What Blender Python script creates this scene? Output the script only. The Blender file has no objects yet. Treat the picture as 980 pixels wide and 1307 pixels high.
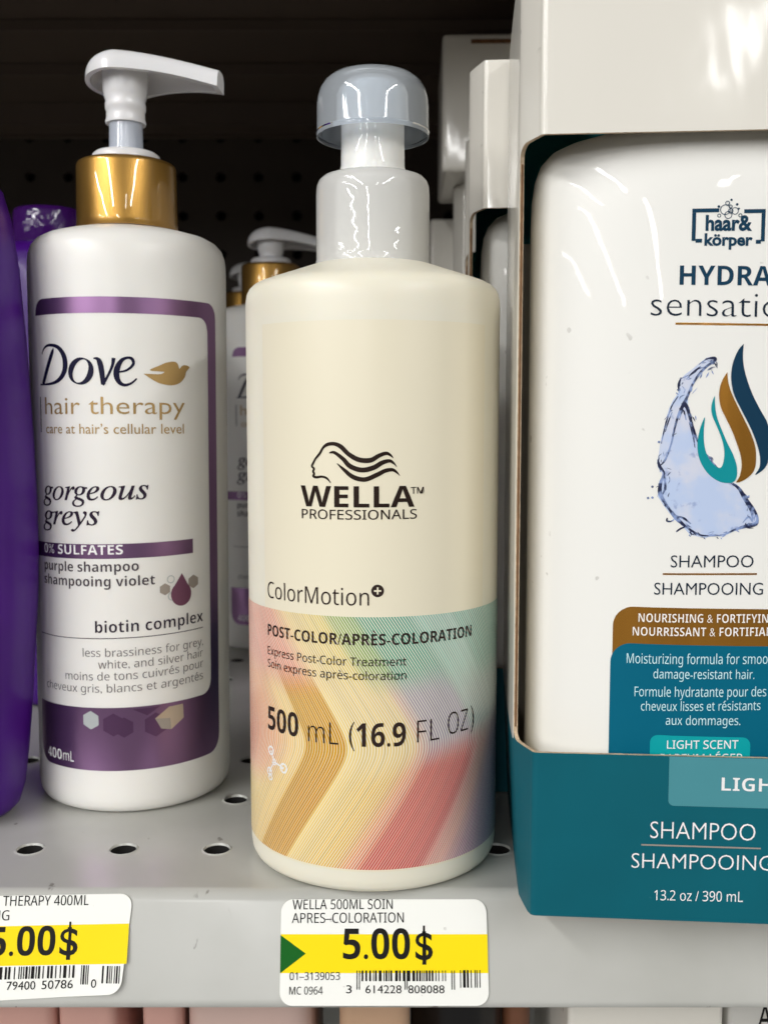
EMB=[
  [(-12.06, 107.88, 0.34), (-11.46, 108.76, 0.47), (-10.44, 109.44, 0.61), (-8.79, 109.59, 0.67), (-7.19, 108.93, 0.81), (-5.33, 107.2, 0.81), (-2.96, 105.93, 0.87), (-0.27, 105.8, 0.87), (1.75, 106.88, 0.74), (3.43, 107.41, 0.61), (4.45, 106.93, 0.4), (5.06, 106.26, 0.07)] ,
  [(-11.76, 108.49, 0.4), (-12.36, 107.4, 0.47), (-13.5, 106.1, 0.4), (-14.12, 105.07, 0.4), (-14.51, 104.24, 0.4), (-13.97, 103.71, 0.4), (-14.21, 103.03, 0.4), (-13.9, 102.49, 0.4), (-14.14, 101.94, 0.47), (-13.37, 101.68, 0.47), (-11.87, 101.85, 0.4), (-10.63, 101.47, 0.4), (-9.69, 100.4, 0.13)] ,
  [(-10.02, 107.43, 0.2), (-8.8, 107.57, 0.54), (-6.71, 106.11, 0.74), (-5.0, 104.38, 0.87), (-2.29, 103.52, 0.87), (0.4, 104.06, 0.87), (2.42, 105.2, 0.81), (4.11, 105.66, 0.61), (5.13, 105.12, 0.4), (5.88, 104.24, 0.07)] ,
  [(-8.11, 105.02, 0.13), (-6.37, 103.49, 0.61), (-4.32, 101.89, 0.81), (-1.62, 101.3, 0.81), (1.07, 102.31, 0.81), (3.09, 103.31, 0.74), (4.79, 103.57, 0.61), (5.81, 103.02, 0.4), (6.64, 102.14, 0.07)] ,
]
DOVE=[
  [(-21.63, 133.59, 0.23), (-21.13, 134.62, 0.38), (-19.71, 135.69, 0.53), (-17.48, 136.05, 0.61), (-14.66, 135.44, 0.83), (-12.74, 133.6, 1.14), (-11.97, 131.13, 1.29), (-12.35, 128.54, 1.21), (-14.2, 126.34, 0.91), (-17.51, 125.19, 0.53), (-22.92, 124.99, 0.3)] ,
  [(-16.28, 135.04, 0.3), (-16.89, 133.87, 0.91), (-18.44, 130.92, 1.06), (-20.14, 127.58, 1.06), (-21.39, 125.11, 0.98)] ,
  [(-3.77, 128.59, 1.24), (-4.01, 127.69, 1.29), (-4.43, 126.86, 1.23), (-5.02, 126.14, 1.09), (-5.74, 125.59, 0.88), (-6.54, 125.25, 0.64), (-7.37, 125.14, 0.42), (-8.18, 125.26, 0.3), (-8.91, 125.62, 0.44), (-9.5, 126.18, 0.66), (-9.9, 126.91, 0.9), (-10.09, 127.75, 1.1), (-10.04, 128.65, 1.24), (-9.77, 129.55, 1.29), (-9.29, 130.38, 1.23), (-8.65, 131.09, 1.09), (-7.88, 131.63, 0.88), (-7.06, 131.97, 0.64), (-6.24, 132.08, 0.42), (-5.46, 131.95, 0.3), (-4.79, 131.6, 0.44), (-4.26, 131.04, 0.66), (-3.89, 130.32, 0.9), (-3.73, 129.49, 1.1), (-3.77, 128.59, 1.24)] ,
  [(-2.67, 132.12, 0.23), (-1.6, 132.04, 0.68), (-0.88, 131.01, 1.14), (-0.35, 128.43, 1.14), (0.01, 124.89, 0.98)] ,
  [(-0.14, 124.74, 0.68), (1.4, 127.33, 0.53), (2.64, 130.06, 0.61), (3.06, 132.27, 0.83)] ,
  [(3.18, 128.29, 0.3), (5.8, 128.9, 0.45), (7.58, 130.54, 0.61), (7.32, 132.02, 0.68), (6.03, 132.37, 0.53), (4.42, 131.54, 0.83), (3.28, 129.55, 1.21), (3.01, 127.33, 1.21), (3.77, 125.49, 0.91), (5.28, 124.75, 0.61), (7.1, 125.36, 0.45), (8.51, 126.63, 0.3)] ,
]
BIRD= [(10.66, 127.99), (13.22, 126.32), (15.49, 125.31), (18.66, 124.91), (21.19, 125.56), (22.99, 127.28), (23.57, 128.96), (24.72, 130.22), (23.25, 130.77), (22.17, 130.51), (21.28, 129.65), (20.79, 130.99), (19.62, 131.63), (17.18, 131.26), (14.82, 130.23), (12.38, 129.06), (14.79, 128.74), (16.65, 128.63), (15.54, 128.0), (13.26, 127.96)]
SPLASH= [(-2.79, 128.75), (-3.45, 129.19), (-4.52, 128.98), (-5.99, 127.9), (-7.45, 126.59), (-9.14, 125.29), (-10.18, 124.2), (-10.57, 122.66), (-10.53, 121.12), (-11.57, 119.59), (-12.38, 117.82), (-12.97, 115.61), (-13.55, 112.95), (-14.13, 110.29), (-14.37, 107.61), (-14.76, 105.83), (-14.55, 104.49), (-13.53, 103.15), (-13.92, 101.36), (-14.43, 99.56), (-14.27, 97.77), (-13.14, 95.99), (-11.8, 94.21), (-10.46, 92.87), (-8.68, 91.1), (-7.11, 89.32), (-5.13, 88.89), (-3.6, 88.69), (-2.08, 89.15), (0.11, 88.94), (2.25, 90.09), (4.41, 90.78), (7.02, 91.46), (7.85, 92.36), (7.58, 94.15), (6.43, 96.15), (4.82, 98.37), (3.01, 100.81), (1.69, 101.25), (0.16, 101.91), (-1.65, 104.56), (-3.24, 106.78), (-4.59, 108.55), (-5.95, 110.76), (-6.87, 112.97), (-7.81, 115.61), (-8.31, 118.26), (-8.36, 120.02), (-7.76, 122.21), (-6.54, 124.18), (-5.09, 126.36), (-3.62, 127.67), (-2.66, 128.32)]
SPLINES=[
  [(-6.2, 127.46, 0.09), (-4.51, 128.67, 0.18), (-2.88, 128.84, 0.42), (-2.86, 128.23, 0.37), (-4.46, 127.1, 0.32), (-6.14, 125.27, 0.32), (-7.57, 122.87, 0.28), (-8.49, 120.46, 0.32), (-9.39, 118.48, 0.46), (-10.4, 116.06, 0.32), (-11.19, 112.96, 0.28), (-11.75, 109.85, 0.23), (-12.96, 106.29, 0.28), (-14.01, 104.94, 0.14)] ,
  [(-9.41, 119.14, 0.65), (-8.43, 117.82, 0.46), (-7.81, 115.61, 0.37), (-6.87, 112.74, 0.32), (-5.71, 109.87, 0.23), (-3.91, 107.22, 0.23), (-1.88, 104.78, 0.18)] ,
  [(-9.97, 124.64, 0.14), (-10.45, 123.1, 0.32), (-10.42, 121.78, 0.14)] ,
  [(-8.89, 124.19, 0.09), (-7.44, 125.72, 0.23), (-5.76, 127.02, 0.23)] ,
  [(-10.51, 120.46, 0.14), (-11.75, 118.48, 0.18), (-12.55, 116.06, 0.14), (-13.34, 112.95, 0.18), (-13.9, 109.84, 0.09)] ,
  [(-14.59, 106.27, 0.14), (-14.13, 104.71, 0.42), (-13.1, 103.16, 0.23), (-13.79, 101.36, 0.37), (-13.99, 99.12, 0.55), (-13.39, 97.55, 0.46), (-11.82, 95.11, 0.32), (-10.25, 93.1, 0.55), (-8.25, 91.33, 0.32), (-5.59, 89.56, 0.28), (-3.39, 89.14, 0.18), (0.09, 89.39, 0.18), (2.68, 90.54, 0.28), (5.27, 91.45, 0.46), (7.22, 91.91, 0.55), (7.61, 93.25, 0.32), (6.67, 95.26, 0.37), (5.08, 97.48, 0.32), (3.48, 99.7, 0.42), (1.92, 101.02, 0.23)] ,
  [(-13.09, 102.71, 0.14), (-12.81, 100.03, 0.32), (-13.41, 98.23, 0.14)] ,
  [(-10.48, 93.55, 0.14), (-8.73, 93.12, 0.28), (-6.96, 91.8, 0.14)] ,
  [(3.04, 100.14, 0.14), (4.41, 97.7, 0.28), (6.24, 94.81, 0.37), (6.54, 92.58, 0.18)] ,
  [(4.38, 92.12, 0.09), (5.64, 93.47, 0.28), (6.55, 92.35, 0.14)] ,
  [(-12.21, 93.08, 0.18), (-12.27, 92.4, 0.23), (-11.41, 92.32, 0.18), (-10.68, 92.78, 0.14)] ,
  [(-10.17, 89.95, 0.18), (-9.32, 90.64, 0.23), (-8.25, 91.11, 0.18)] ,
  [(-7.33, 89.32, 0.18), (-6.97, 88.87, 0.09)] ,
  [(-4.04, 88.68, 0.14), (-3.72, 88.37, 0.09)] ,
  [(-1.2, 88.84, 0.14), (-0.84, 88.49, 0.09)] ,
  [(-0.32, 88.71, 0.14), (-0.05, 88.4, 0.09)] ,
  [(4.37, 98.81, 0.18), (5.41, 97.84, 0.23), (5.57, 98.37, 0.14)] ,
  [(-10.16, 115.17, 0.09), (-9.37, 117.38, 0.23), (-8.65, 115.17, 0.14)] ,
  [(-8.0, 114.73, 0.09), (-7.05, 111.64, 0.23), (-6.55, 108.98, 0.09)] ,
  [(-13.11, 112.51, 0.09), (-12.52, 114.73, 0.18), (-11.71, 116.94, 0.09)] ,
]
LEAF_TEAL= [(-2.55, 120.54), (-2.96, 119.57), (-3.25, 117.81), (-2.95, 116.05), (-2.16, 114.29), (-1.01, 111.65), (-0.28, 109.22), (-0.09, 107.23), (-0.38, 105.24), (-1.0, 104.48), (-2.11, 105.01), (-3.45, 106.55), (-4.29, 108.55), (-4.66, 110.76), (-4.72, 113.41), (-4.58, 115.83), (-5.39, 113.85), (-5.96, 111.2), (-6.03, 108.98), (-5.62, 106.77), (-4.71, 104.77), (-3.35, 103.0), (-1.57, 101.68), (0.18, 101.11), (1.91, 101.25), (2.66, 102.14), (2.83, 103.7), (2.56, 105.47), (1.72, 107.68), (0.56, 109.89), (-0.82, 112.97), (-1.89, 115.61), (-2.41, 118.25)]
LEAF_GOLD= [(0.01, 125.78), (-0.94, 124.16), (-1.52, 122.2), (-1.59, 120.01), (-1.1, 117.81), (-0.03, 115.62), (1.33, 112.98), (2.75, 109.45), (3.57, 106.8), (3.76, 104.59), (3.4, 102.59), (2.69, 101.25), (4.07, 101.57), (5.77, 102.82), (6.68, 104.37), (6.87, 106.36), (6.66, 109.01), (5.69, 111.88), (4.07, 115.18), (2.47, 118.25), (1.09, 121.1), (0.28, 123.51)]
LEAF_NAVY= [(3.37, 131.98), (2.3, 130.69), (1.3, 128.3), (0.87, 125.69), (1.03, 123.07), (1.76, 120.44), (3.59, 116.93), (5.66, 112.98), (7.07, 109.46), (7.73, 106.81), (7.67, 104.6), (6.77, 102.91), (8.36, 103.93), (9.19, 105.04), (9.62, 106.37), (9.58, 107.69), (9.53, 109.02), (9.33, 113.86), (7.48, 117.37), (5.62, 120.87), (3.98, 125.24), (3.3, 128.73)]
BUB= [(-1.46, 161.09, 1.13), (-0.79, 159.95, 0.84), (0.62, 160.79, 0.79), (-0.35, 161.75, 0.42), (-1.02, 162.51, 0.5), (-2.88, 161.79, 0.29), (-2.75, 159.83, 0.42), (1.78, 159.83, 0.42), (1.03, 162.18, 0.29), (-0.21, 163.18, 0.25), (1.43, 161.27, 0.21), (-0.32, 160.81, 0.58)]
DOTS= [(-16.51, 97.56), (-15.56, 97.66), (-15.62, 100.13), (-14.43, 110.24)]
MOL= [(-28.82, 32.52), (-27.49, 29.9), (-23.92, 29.14), (-29.58, 26.97), (-29.21, 25.58)]
# shop ceiling tubes: (x, y_far, y_near, height above the shelf, watts, width)
TUBES = [(-3.2, -5.0, -1.6, 1.6, 100, .14), (-1.6, -4.6, -0.7, 1.6, 118, .14), (1.7, -4.4, -1.2, 1.6, 70, .14), (0.84, -5.2, -4.2, 1.7, 12, .10),
         (-9.5, -11, -3, 1.75, 370, .25), (-5.2, -15, -4, 1.75, 500, .25), (-1.2, -15, -6, 1.75, 380, .22), (7.5, -14, -4, 1.75, 430, .25)]
WORLD = 0.22
import bpy, bmesh, math, random, unicodedata
from mathutils import Vector, Matrix
from mathutils.geometry import tessellate_polygon

SC = bpy.context.scene
COL = SC.collection
R = math.radians
MM = 0.001

# ------------------------------------------------------------------ materials
def lin(c):
    c = c / 255.0
    return c / 12.92 if c <= 0.04045 else ((c + 0.055) / 1.055) ** 2.4

def rgb(r, g, b):
    return (lin(r), lin(g), lin(b), 1.0)

def fleck(m, scale=260, thr=.73, amt=.35, col=(96, 84, 72)):
    nb = NB(m)
    p = m.node_tree.nodes['Principled BSDF']
    tc = m.node_tree.nodes['Texture Coordinate'].outputs['Object']
    f = nb.math('MULTIPLY', nb.math('MULTIPLY', nb.step(nb.noise(tc, scale, 1), thr, thr + .03), nb.step(nb.noise(tc, scale * .16, 1), .5, .58)), amt)
    src = p.inputs['Base Color'].links[0].from_socket if p.inputs['Base Color'].links else tuple(p.inputs['Base Color'].default_value)
    nb.link(nb.mix(f, src, rgb(*col)), p.inputs['Base Color'])

def pbr(name, col, rough=0.5, metal=0.0, spec=0.5, coat=0.0, coat_rough=0.05, trans=0.0, sss=0.0,
        bump=0.0, bscale=200.0, bdetail=2.0, mottle=0.0, mscale=60.0, rvar=0.0, stretch=(1, 1, 1), alpha=1.0):
    m = bpy.data.materials.new(name)
    m.use_nodes = True
    nt = m.node_tree
    p = nt.nodes['Principled BSDF']
    p.inputs['Base Color'].default_value = col
    p.inputs['Roughness'].default_value = rough
    p.inputs['Metallic'].default_value = metal
    p.inputs['Specular IOR Level'].default_value = spec
    p.inputs['Coat Weight'].default_value = coat
    p.inputs['Coat Roughness'].default_value = coat_rough
    p.inputs['Transmission Weight'].default_value = trans
    p.inputs['Alpha'].default_value = alpha
    if sss:
        p.inputs['Subsurface Weight'].default_value = sss
        p.inputs['Subsurface Radius'].default_value = (1.0, 0.8, 0.6)
        p.inputs['Subsurface Scale'].default_value = 0.004
    tc = nt.nodes.new('ShaderNodeTexCoord')
    mp = nt.nodes.new('ShaderNodeMapping')
    mp.inputs['Scale'].default_value = stretch
    nt.links.new(tc.outputs['Object'], mp.inputs['Vector'])
    if bump:
        n = nt.nodes.new('ShaderNodeTexNoise')
        n.inputs['Scale'].default_value = bscale
        n.inputs['Detail'].default_value = bdetail
        nt.links.new(mp.outputs['Vector'], n.inputs['Vector'])
        b = nt.nodes.new('ShaderNodeBump')
        b.inputs['Strength'].default_value = 1.0
        b.inputs['Distance'].default_value = bump
        nt.links.new(n.outputs['Fac'], b.inputs['Height'])
        nt.links.new(b.outputs['Normal'], p.inputs['Normal'])
        nt.links.new(b.outputs['Normal'], p.inputs['Coat Normal'])
    if mottle or rvar:
        n = nt.nodes.new('ShaderNodeTexNoise')
        n.inputs['Scale'].default_value = mscale
        n.inputs['Detail'].default_value = 5
        nt.links.new(mp.outputs['Vector'], n.inputs['Vector'])
        if mottle:
            hs = nt.nodes.new('ShaderNodeHueSaturation')
            hs.inputs['Color'].default_value = col
            mr = nt.nodes.new('ShaderNodeMapRange')
            mr.inputs['From Min'].default_value = 0.3
            mr.inputs['From Max'].default_value = 0.7
            mr.inputs['To Min'].default_value = 1 - mottle
            mr.inputs['To Max'].default_value = 1 + mottle
            nt.links.new(n.outputs['Fac'], mr.inputs['Value'])
            nt.links.new(mr.outputs['Result'], hs.inputs['Value'])
            nt.links.new(hs.outputs['Color'], p.inputs['Base Color'])
        if rvar:
            mr2 = nt.nodes.new('ShaderNodeMapRange')
            mr2.inputs['From Min'].default_value = 0.3
            mr2.inputs['From Max'].default_value = 0.7
            mr2.inputs['To Min'].default_value = max(0.02, rough - rvar)
            mr2.inputs['To Max'].default_value = rough + rvar
            nt.links.new(n.outputs['Fac'], mr2.inputs['Value'])
            nt.links.new(mr2.outputs['Result'], p.inputs['Roughness'])
    return m

class NB:
    """small node-math builder"""
    def __init__(s, m):
        s.nt = m.node_tree
    def link(s, a, b):
        s.nt.links.new(a, b)
    def math(s, op, a, b=None, clamp=False):
        n = s.nt.nodes.new('ShaderNodeMath')
        n.operation = op
        n.use_clamp = clamp
        for i, v in enumerate((a, b)):
            if v is None:
                continue
            if isinstance(v, (int, float)):
                n.inputs[i].default_value = v
            else:
                s.link(v, n.inputs[i])
        return n.outputs[0]
    def step(s, v, lo, hi):
        n = s.nt.nodes.new('ShaderNodeMapRange')
        n.interpolation_type = 'SMOOTHSTEP'
        s.link(v, n.inputs['Value'])
        n.inputs['From Min'].default_value = lo
        n.inputs['From Max'].default_value = hi
        return n.outputs['Result']
    def ramp(s, v, stops, lo, hi, interp='LINEAR'):
        f = s.math('DIVIDE', s.math('SUBTRACT', v, lo), hi - lo, True)
        n = s.nt.nodes.new('ShaderNodeValToRGB')
        cr = n.color_ramp
        cr.interpolation = interp
        while len(cr.elements) < len(stops):
            cr.elements.new(0.5)
        for e, (p, c) in zip(cr.elements, stops):
            e.position = (p - lo) / (hi - lo)
            e.color = rgb(*c)
        s.link(f, n.inputs['Fac'])
        return n.outputs['Color']
    def mix(s, f, a, b):
        n = s.nt.nodes.new('ShaderNodeMix')
        n.data_type = 'RGBA'
        for k, v in ((0, f), (6, a), (7, b)):
            if isinstance(v, (int, float, tuple)):
                n.inputs[k].default_value = v
            else:
                s.link(v, n.inputs[k])
        return n.outputs[2]
    def noise(s, vec, scale, detail=3):
        n = s.nt.nodes.new('ShaderNodeTexNoise')
        n.inputs['Scale'].default_value = scale
        n.inputs['Detail'].default_value = detail
        if vec is not None:
            s.link(vec, n.inputs['Vector'])
        return n.outputs['Fac']

# ------------------------------------------------------------------ mesh builder
class MB:
    def __init__(s):
        s.v, s.f, s.m, s.uv = [], [], [], []
    def add(s, verts, faces, mat=0, uvs=None):
        o = len(s.v)
        s.v += [tuple(p) for p in verts]
        s.uv += uvs if uvs else [(0, 0)] * len(verts)
        for f in faces:
            s.f.append([i + o for i in f])
            s.m.append(mat)
    def build(s, name, mats, parent=None, smooth=True, angle=40, uv=False):
        smooth = smooth and angle > 0
        me = bpy.data.meshes.new(name)
        me.from_pydata(s.v, [], s.f)
        for m in (mats if isinstance(mats, (list, tuple)) else [mats]):
            me.materials.append(m)
        me.polygons.foreach_set('material_index', s.m)
        if uv:
            l = me.uv_layers.new(name='surface')
            for lp in me.loops:
                l.data[lp.index].uv = s.uv[lp.vertex_index]
        me.update()
        if smooth:
            me.polygons.foreach_set('use_smooth', [True] * len(me.polygons))
            if angle:
                me.set_sharp_from_angle(angle=R(angle))
        o = bpy.data.objects.new(name, me)
        COL.objects.link(o)
        if parent:
            o.parent = parent
        return o
    def lathe(s, prof, seg=96, mat=0, sx=1.0, sy=1.0, cx=0.0, cy=0.0, cap0=True, cap1=True):
        vs, fs = [], []
        for r, z in prof:
            for i in range(seg):
                a = 2 * math.pi * i / seg
                vs.append((cx + r * sx * math.cos(a) * MM, cy + r * sy * math.sin(a) * MM, z * MM))
        for j in range(len(prof) - 1):
            for i in range(seg):
                k = (i + 1) % seg
                fs.append((j * seg + i, j * seg + k, (j + 1) * seg + k, (j + 1) * seg + i))
        if cap0:
            fs.append(tuple(range(seg - 1, -1, -1)))
        if cap1:
            b = (len(prof) - 1) * seg
            fs.append(tuple(b + i for i in range(seg)))
        s.add(vs, fs, mat)
    def box(s, x0, x1, y0, y1, z0, z1, mat=0):
        vs = [(x, y, z) for z in (z0, z1) for y in (y0, y1) for x in (x0, x1)]
        s.add(vs, [(0, 2, 3, 1), (4, 5, 7, 6), (0, 1, 5, 4), (2, 6, 7, 3), (0, 4, 6, 2), (1, 3, 7, 5)], mat)
    def columns(s, cols, warp, off=0.0, mat=0, nv=2, uv=False):
        """cols: list of (u, v_low, v_high) in mm; a sheet following the warp"""
        vs, uvs, fs = [], [], []
        for u, a, b in cols:
            for j in range(nv + 1):
                v = a + (b - a) * j / nv
                vs.append(warp(u, v, off)); uvs.append((u, v))
        n = nv + 1
        for i in range(len(cols) - 1):
            for j in range(nv):
                fs.append((i * n + j, (i + 1) * n + j, (i + 1) * n + j + 1, i * n + j + 1))
        s.add(vs, fs, mat, uvs)
    def flat(s, verts2, faces, warp, off, mat):
        s.add([warp(u, v, off) for u, v in verts2], faces, mat, list(verts2))
    def poly(s, pts, warp, off, mat, stepu=1.5):
        tris = tessellate_polygon([[Vector((p[0], p[1], 0)) for p in pts]])
        v, f = cut2d([(p[0], p[1]) for p in pts], [tuple(t) for t in tris], stepu)
        # make every face look outward (counter-clockwise in u, v)
        f2 = []
        for fc in f:
            ar = sum(v[fc[i]][0] * v[fc[(i + 1) % len(fc)]][1] - v[fc[(i + 1) % len(fc)]][0] * v[fc[i]][1] for i in range(len(fc)))
            f2.append(fc if ar > 0 else fc[::-1])
        s.flat(v, f2, warp, off, mat)
    def ribbon(s, pts, warp, off, mat, closed=False, sub=5):
        pts = catmull(pts, sub)
        vs, fs = [], []
        n = len(pts)
        for i, (x, y, w) in enumerate(pts):
            if closed and i in (0, n - 1):
                a, b = pts[n - 2], pts[1]
            else:
                a, b = pts[max(i - 1, 0)], pts[min(i + 1, n - 1)]
            dx, dy = b[0] - a[0], b[1] - a[1]
            l = math.hypot(dx, dy) or 1
            nx, ny = -dy / l * w / 2, dx / l * w / 2
            vs += [(x + nx, y + ny), (x - nx, y - ny)]
        for i in range(n - 1):
            fs.append((2 * i, 2 * i + 1, 2 * i + 3, 2 * i + 2))
        s.flat(vs, fs, warp, off, mat)
    def disc(s, u, v, r, warp, off, mat, n=20, inner=0.0, sy=1.0):
        if inner:
            vs = [(u + q * math.cos(2 * math.pi * i / n), v + sy * q * math.sin(2 * math.pi * i / n)) for q in (inner, r) for i in range(n)]
            fs = [(i, n + i, n + (i + 1) % n, (i + 1) % n) for i in range(n)]
        else:
            vs = [(u + r * math.cos(2 * math.pi * i / n), v + sy * r * math.sin(2 * math.pi * i / n)) for i in range(n)]
            fs = [tuple(range(n))]
        s.flat(vs, fs, warp, off, mat)
    def rect(s, u0, u1, v0, v1, warp, off, mat, step=1.5, nv=1, dv=0.0):
        n = max(1, int(abs(u1 - u0) / step))
        s.columns([(u0 + (u1 - u0) * i / n, v0 + dv * i / n, v1 + dv * i / n) for i in range(n + 1)], warp, off, mat, nv)
    def text(s, txt, style, u0, u1, v0, v1, cap, ref, warp, off, mat, bold=0.0, step=1.2):
        """fit a line of writing between u0 and u1 (mm), baseline from v0 to v1, the glyph `ref` being `cap` mm tall"""
        base = strip_accents(txt, style)
        V, F = glyphs(base, style, bold)
        x0 = min(p[0] for p in V); x1 = max(p[0] for p in V)
        rv, _ = glyphs(ref, style, bold)
        h = max(p[1] for p in rv)
        sx, sy = (u1 - u0) / (x1 - x0), cap / h
        V = [(u0 + (p[0] - x0) * sx, p[1] * sy) for p in V]
        F = list(F)
        for i, ch in enumerate(txt):
            d = unicodedata.decomposition(ch)
            if style == 'gill' or not d or ch == '™':
                continue
            b, acc = [chr(int(q, 16)) for q in d.split()]
            pv, _ = glyphs(strip_accents(txt[:i + 1], style), style, bold)
            cv_, _ = glyphs(b, style, bold)
            xr = max(p[0] for p in pv)
            w = max(p[0] for p in cv_) - min(p[0] for p in cv_)
            cx = u0 + (xr - w / 2 - x0) * sx
            ty = max(p[1] for p in cv_) * sy + cap * 0.08
            k = cap * 0.13 + bold
            if acc == '\u0308':
                for q in (-1, 1):
                    o = len(V)
                    V += [(cx + q * k * 1.5 + k * .75 * math.cos(a * math.pi / 4), ty + k * .8 + k * .75 * math.sin(a * math.pi / 4)) for a in range(8)]
                    F.append(tuple(range(o, o + 8)))
            else:
                q = 1 if acc == '\u0301' else -1
                o = len(V)
                V += [(cx - k * 1.1 * -q * -1, ty), (cx - k * .2 * q, ty), (cx + k * 1.5 * q, ty + k * 1.7), (cx + k * .2 * q, ty + k * 1.7)]
                F.append((o, o + 1, o + 2, o + 3) if q > 0 else (o, o + 3, o + 2, o + 1))
        v2, f2 = cut2d(V, F, step)
        v2 = [(x, y + v0 + (v1 - v0) * (x - u0) / (u1 - u0)) for x, y in v2]
        s.flat(v2, f2, warp, off, mat)

def catmull(pts, sub):
    if len(pts) < 3:
        return pts
    out = []
    n = len(pts)
    for i in range(n - 1):
        p0, p1, p2, p3 = pts[max(i - 1, 0)], pts[i], pts[i + 1], pts[min(i + 2, n - 1)]
        for j in range(sub):
            t = j / sub
            out.append(tuple(0.5 * (2 * b + (c - a) * t + (2 * a - 5 * b + 4 * c - d) * t * t + (3 * b - a - 3 * c + d) * t ** 3)
                             for a, b, c, d in zip(p0, p1, p2, p3)))
    out.append(tuple(pts[-1]))
    return out

def cut2d(V, F, step):
    """slice a flat mesh along u so that it can bend round a bottle"""
    bm = bmesh.new()
    bv = [bm.verts.new((p[0], p[1], 0)) for p in V]
    for f in F:
        try:
            bm.faces.new([bv[i] for i in f])
        except ValueError:
            pass
    xs = [p[0] for p in V]
    lo, hi = min(xs), max(xs)
    k = math.ceil(lo / step)
    while k * step < hi:
        g = bm.verts[:] + bm.edges[:] + bm.faces[:]
        bmesh.ops.bisect_plane(bm, geom=g, plane_co=(k * step, 0, 0), plane_no=(1, 0, 0), dist=1e-6)
        k += 1
    bm.verts.index_update()
    v = [(q.co.x, q.co.y) for q in bm.verts]
    f = [tuple(q.index for q in fc.verts) for fc in bm.faces]
    bm.free()
    return v, f

STY = {'ital': (0x1D434, 0x1D44E, None), 'boldital': (0x1D468, 0x1D482, None),
       'sans': (0x1D5A0, 0x1D5BA, 0x1D7E2), 'bold': (0x1D5D4, 0x1D5EE, 0x1D7EC), 'gill': None}

def strip_accents(txt, style):
    if style == 'gill':
        return txt
    return ''.join(c for c in unicodedata.normalize('NFD', txt) if not unicodedata.combining(c)) if '™' not in txt else txt

_cache = {}
def glyphs(txt, style, bold=0.0):
    key = (txt, style, bold)
    if key in _cache:
        return _cache[key]
    st = STY[style]
    t = txt
    if st:
        t = ''
        for c in txt:
            if 'A' <= c <= 'Z':
                t += chr(st[0] + ord(c) - 65)
            elif 'a' <= c <= 'z':
                t += '\u210e' if (c == 'h' and style == 'ital') else chr(st[1] + ord(c) - 97)
            elif '0' <= c <= '9' and st[2]:
                t += chr(st[2] + ord(c) - 48)
            else:
                t += c
    cu = bpy.data.curves.new('writing', 'FONT')
    cu.body = t
    cu.size = 1.0
    cu.resolution_u = 3
    cu.offset = bold
    ob = bpy.data.objects.new('writing', cu)
    me = bpy.data.meshes.new_from_object(ob)
    V = [(v.co.x, v.co.y) for v in me.vertices]
    F = []
    for p in me.polygons:
        f = tuple(p.vertices)
        ar = sum(V[f[i]][0] * V[f[(i + 1) % len(f)]][1] - V[f[(i + 1) % len(f)]][0] * V[f[i]][1] for i in range(len(f)))
        F.append(f if ar > 0 else f[::-1])
    bpy.data.objects.remove(ob)
    bpy.data.curves.remove(cu)
    bpy.data.meshes.remove(me)
    _cache[key] = (V, F)
    return V, F

def thing(name, label, cat, loc=(0, 0, 0), rotz=0.0, group=None):
    o = bpy.data.objects.new(name, None)
    o.empty_display_size = 0.02
    COL.objects.link(o)
    o.location = loc
    o.rotation_euler = (0, 0, rotz)
    o['label'] = label
    o['category'] = cat
    if group:
        o['group'] = group
    return o

def copy_tree(o, parent=None):
    c = o.copy()
    COL.objects.link(c)
    c.parent = parent
    for ch in list(o.children):
        copy_tree(ch, c)
    return c

def another(src, loc, rotz, label, group=None):
    c = copy_tree(src)
    c.location = loc
    c.rotation_euler = (0, 0, rotz)
    c['label'] = label
    if group:
        c['group'] = group
    return c

def solidify(o, t, offset=-1, rim=None, inner=None):
    md = o.modifiers.new('thickness', 'SOLIDIFY')
    md.thickness = t
    md.offset = offset
    md.use_even_offset = True
    if rim is not None:
        md.material_offset_rim = rim
    if inner is not None:
        md.material_offset = inner
    es = o.modifiers.new('crisp_edges', 'EDGE_SPLIT')
    es.split_angle = R(45)
    es.use_edge_sharp = False

# ------------------------------------------------------------------ palette
M = {}
M['white_plastic'] = pbr('white_plastic', rgb(233, 231, 226), 0.34, sss=0.15, bump=0.00003, bscale=260, mottle=0.015, mscale=40)
M['cream_plastic'] = pbr('cream_plastic', rgb(234, 229, 211), 0.36, sss=0.2, bump=0.00004, bscale=90, mottle=0.015, mscale=30)
M['cream_film'] = pbr('cream_film', rgb(234, 226, 202), 0.34, coat=0.15, coat_rough=0.2, bump=0.00004, bscale=60, mottle=0.012, mscale=25)
M['milky'] = pbr('milky_plastic', rgb(242, 242, 240), 0.36, alpha=0.66, coat=1.0, coat_rough=.02, bump=0.00007, bscale=130, bdetail=2, stretch=(1, 1, .4))
M['dome'] = pbr('clear_milky_plastic', rgb(226, 234, 242), 0.16, coat=1.0, coat_rough=.02, alpha=0.50, bump=0.00008, bscale=90, bdetail=1, stretch=(1, 1, .4))
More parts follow.
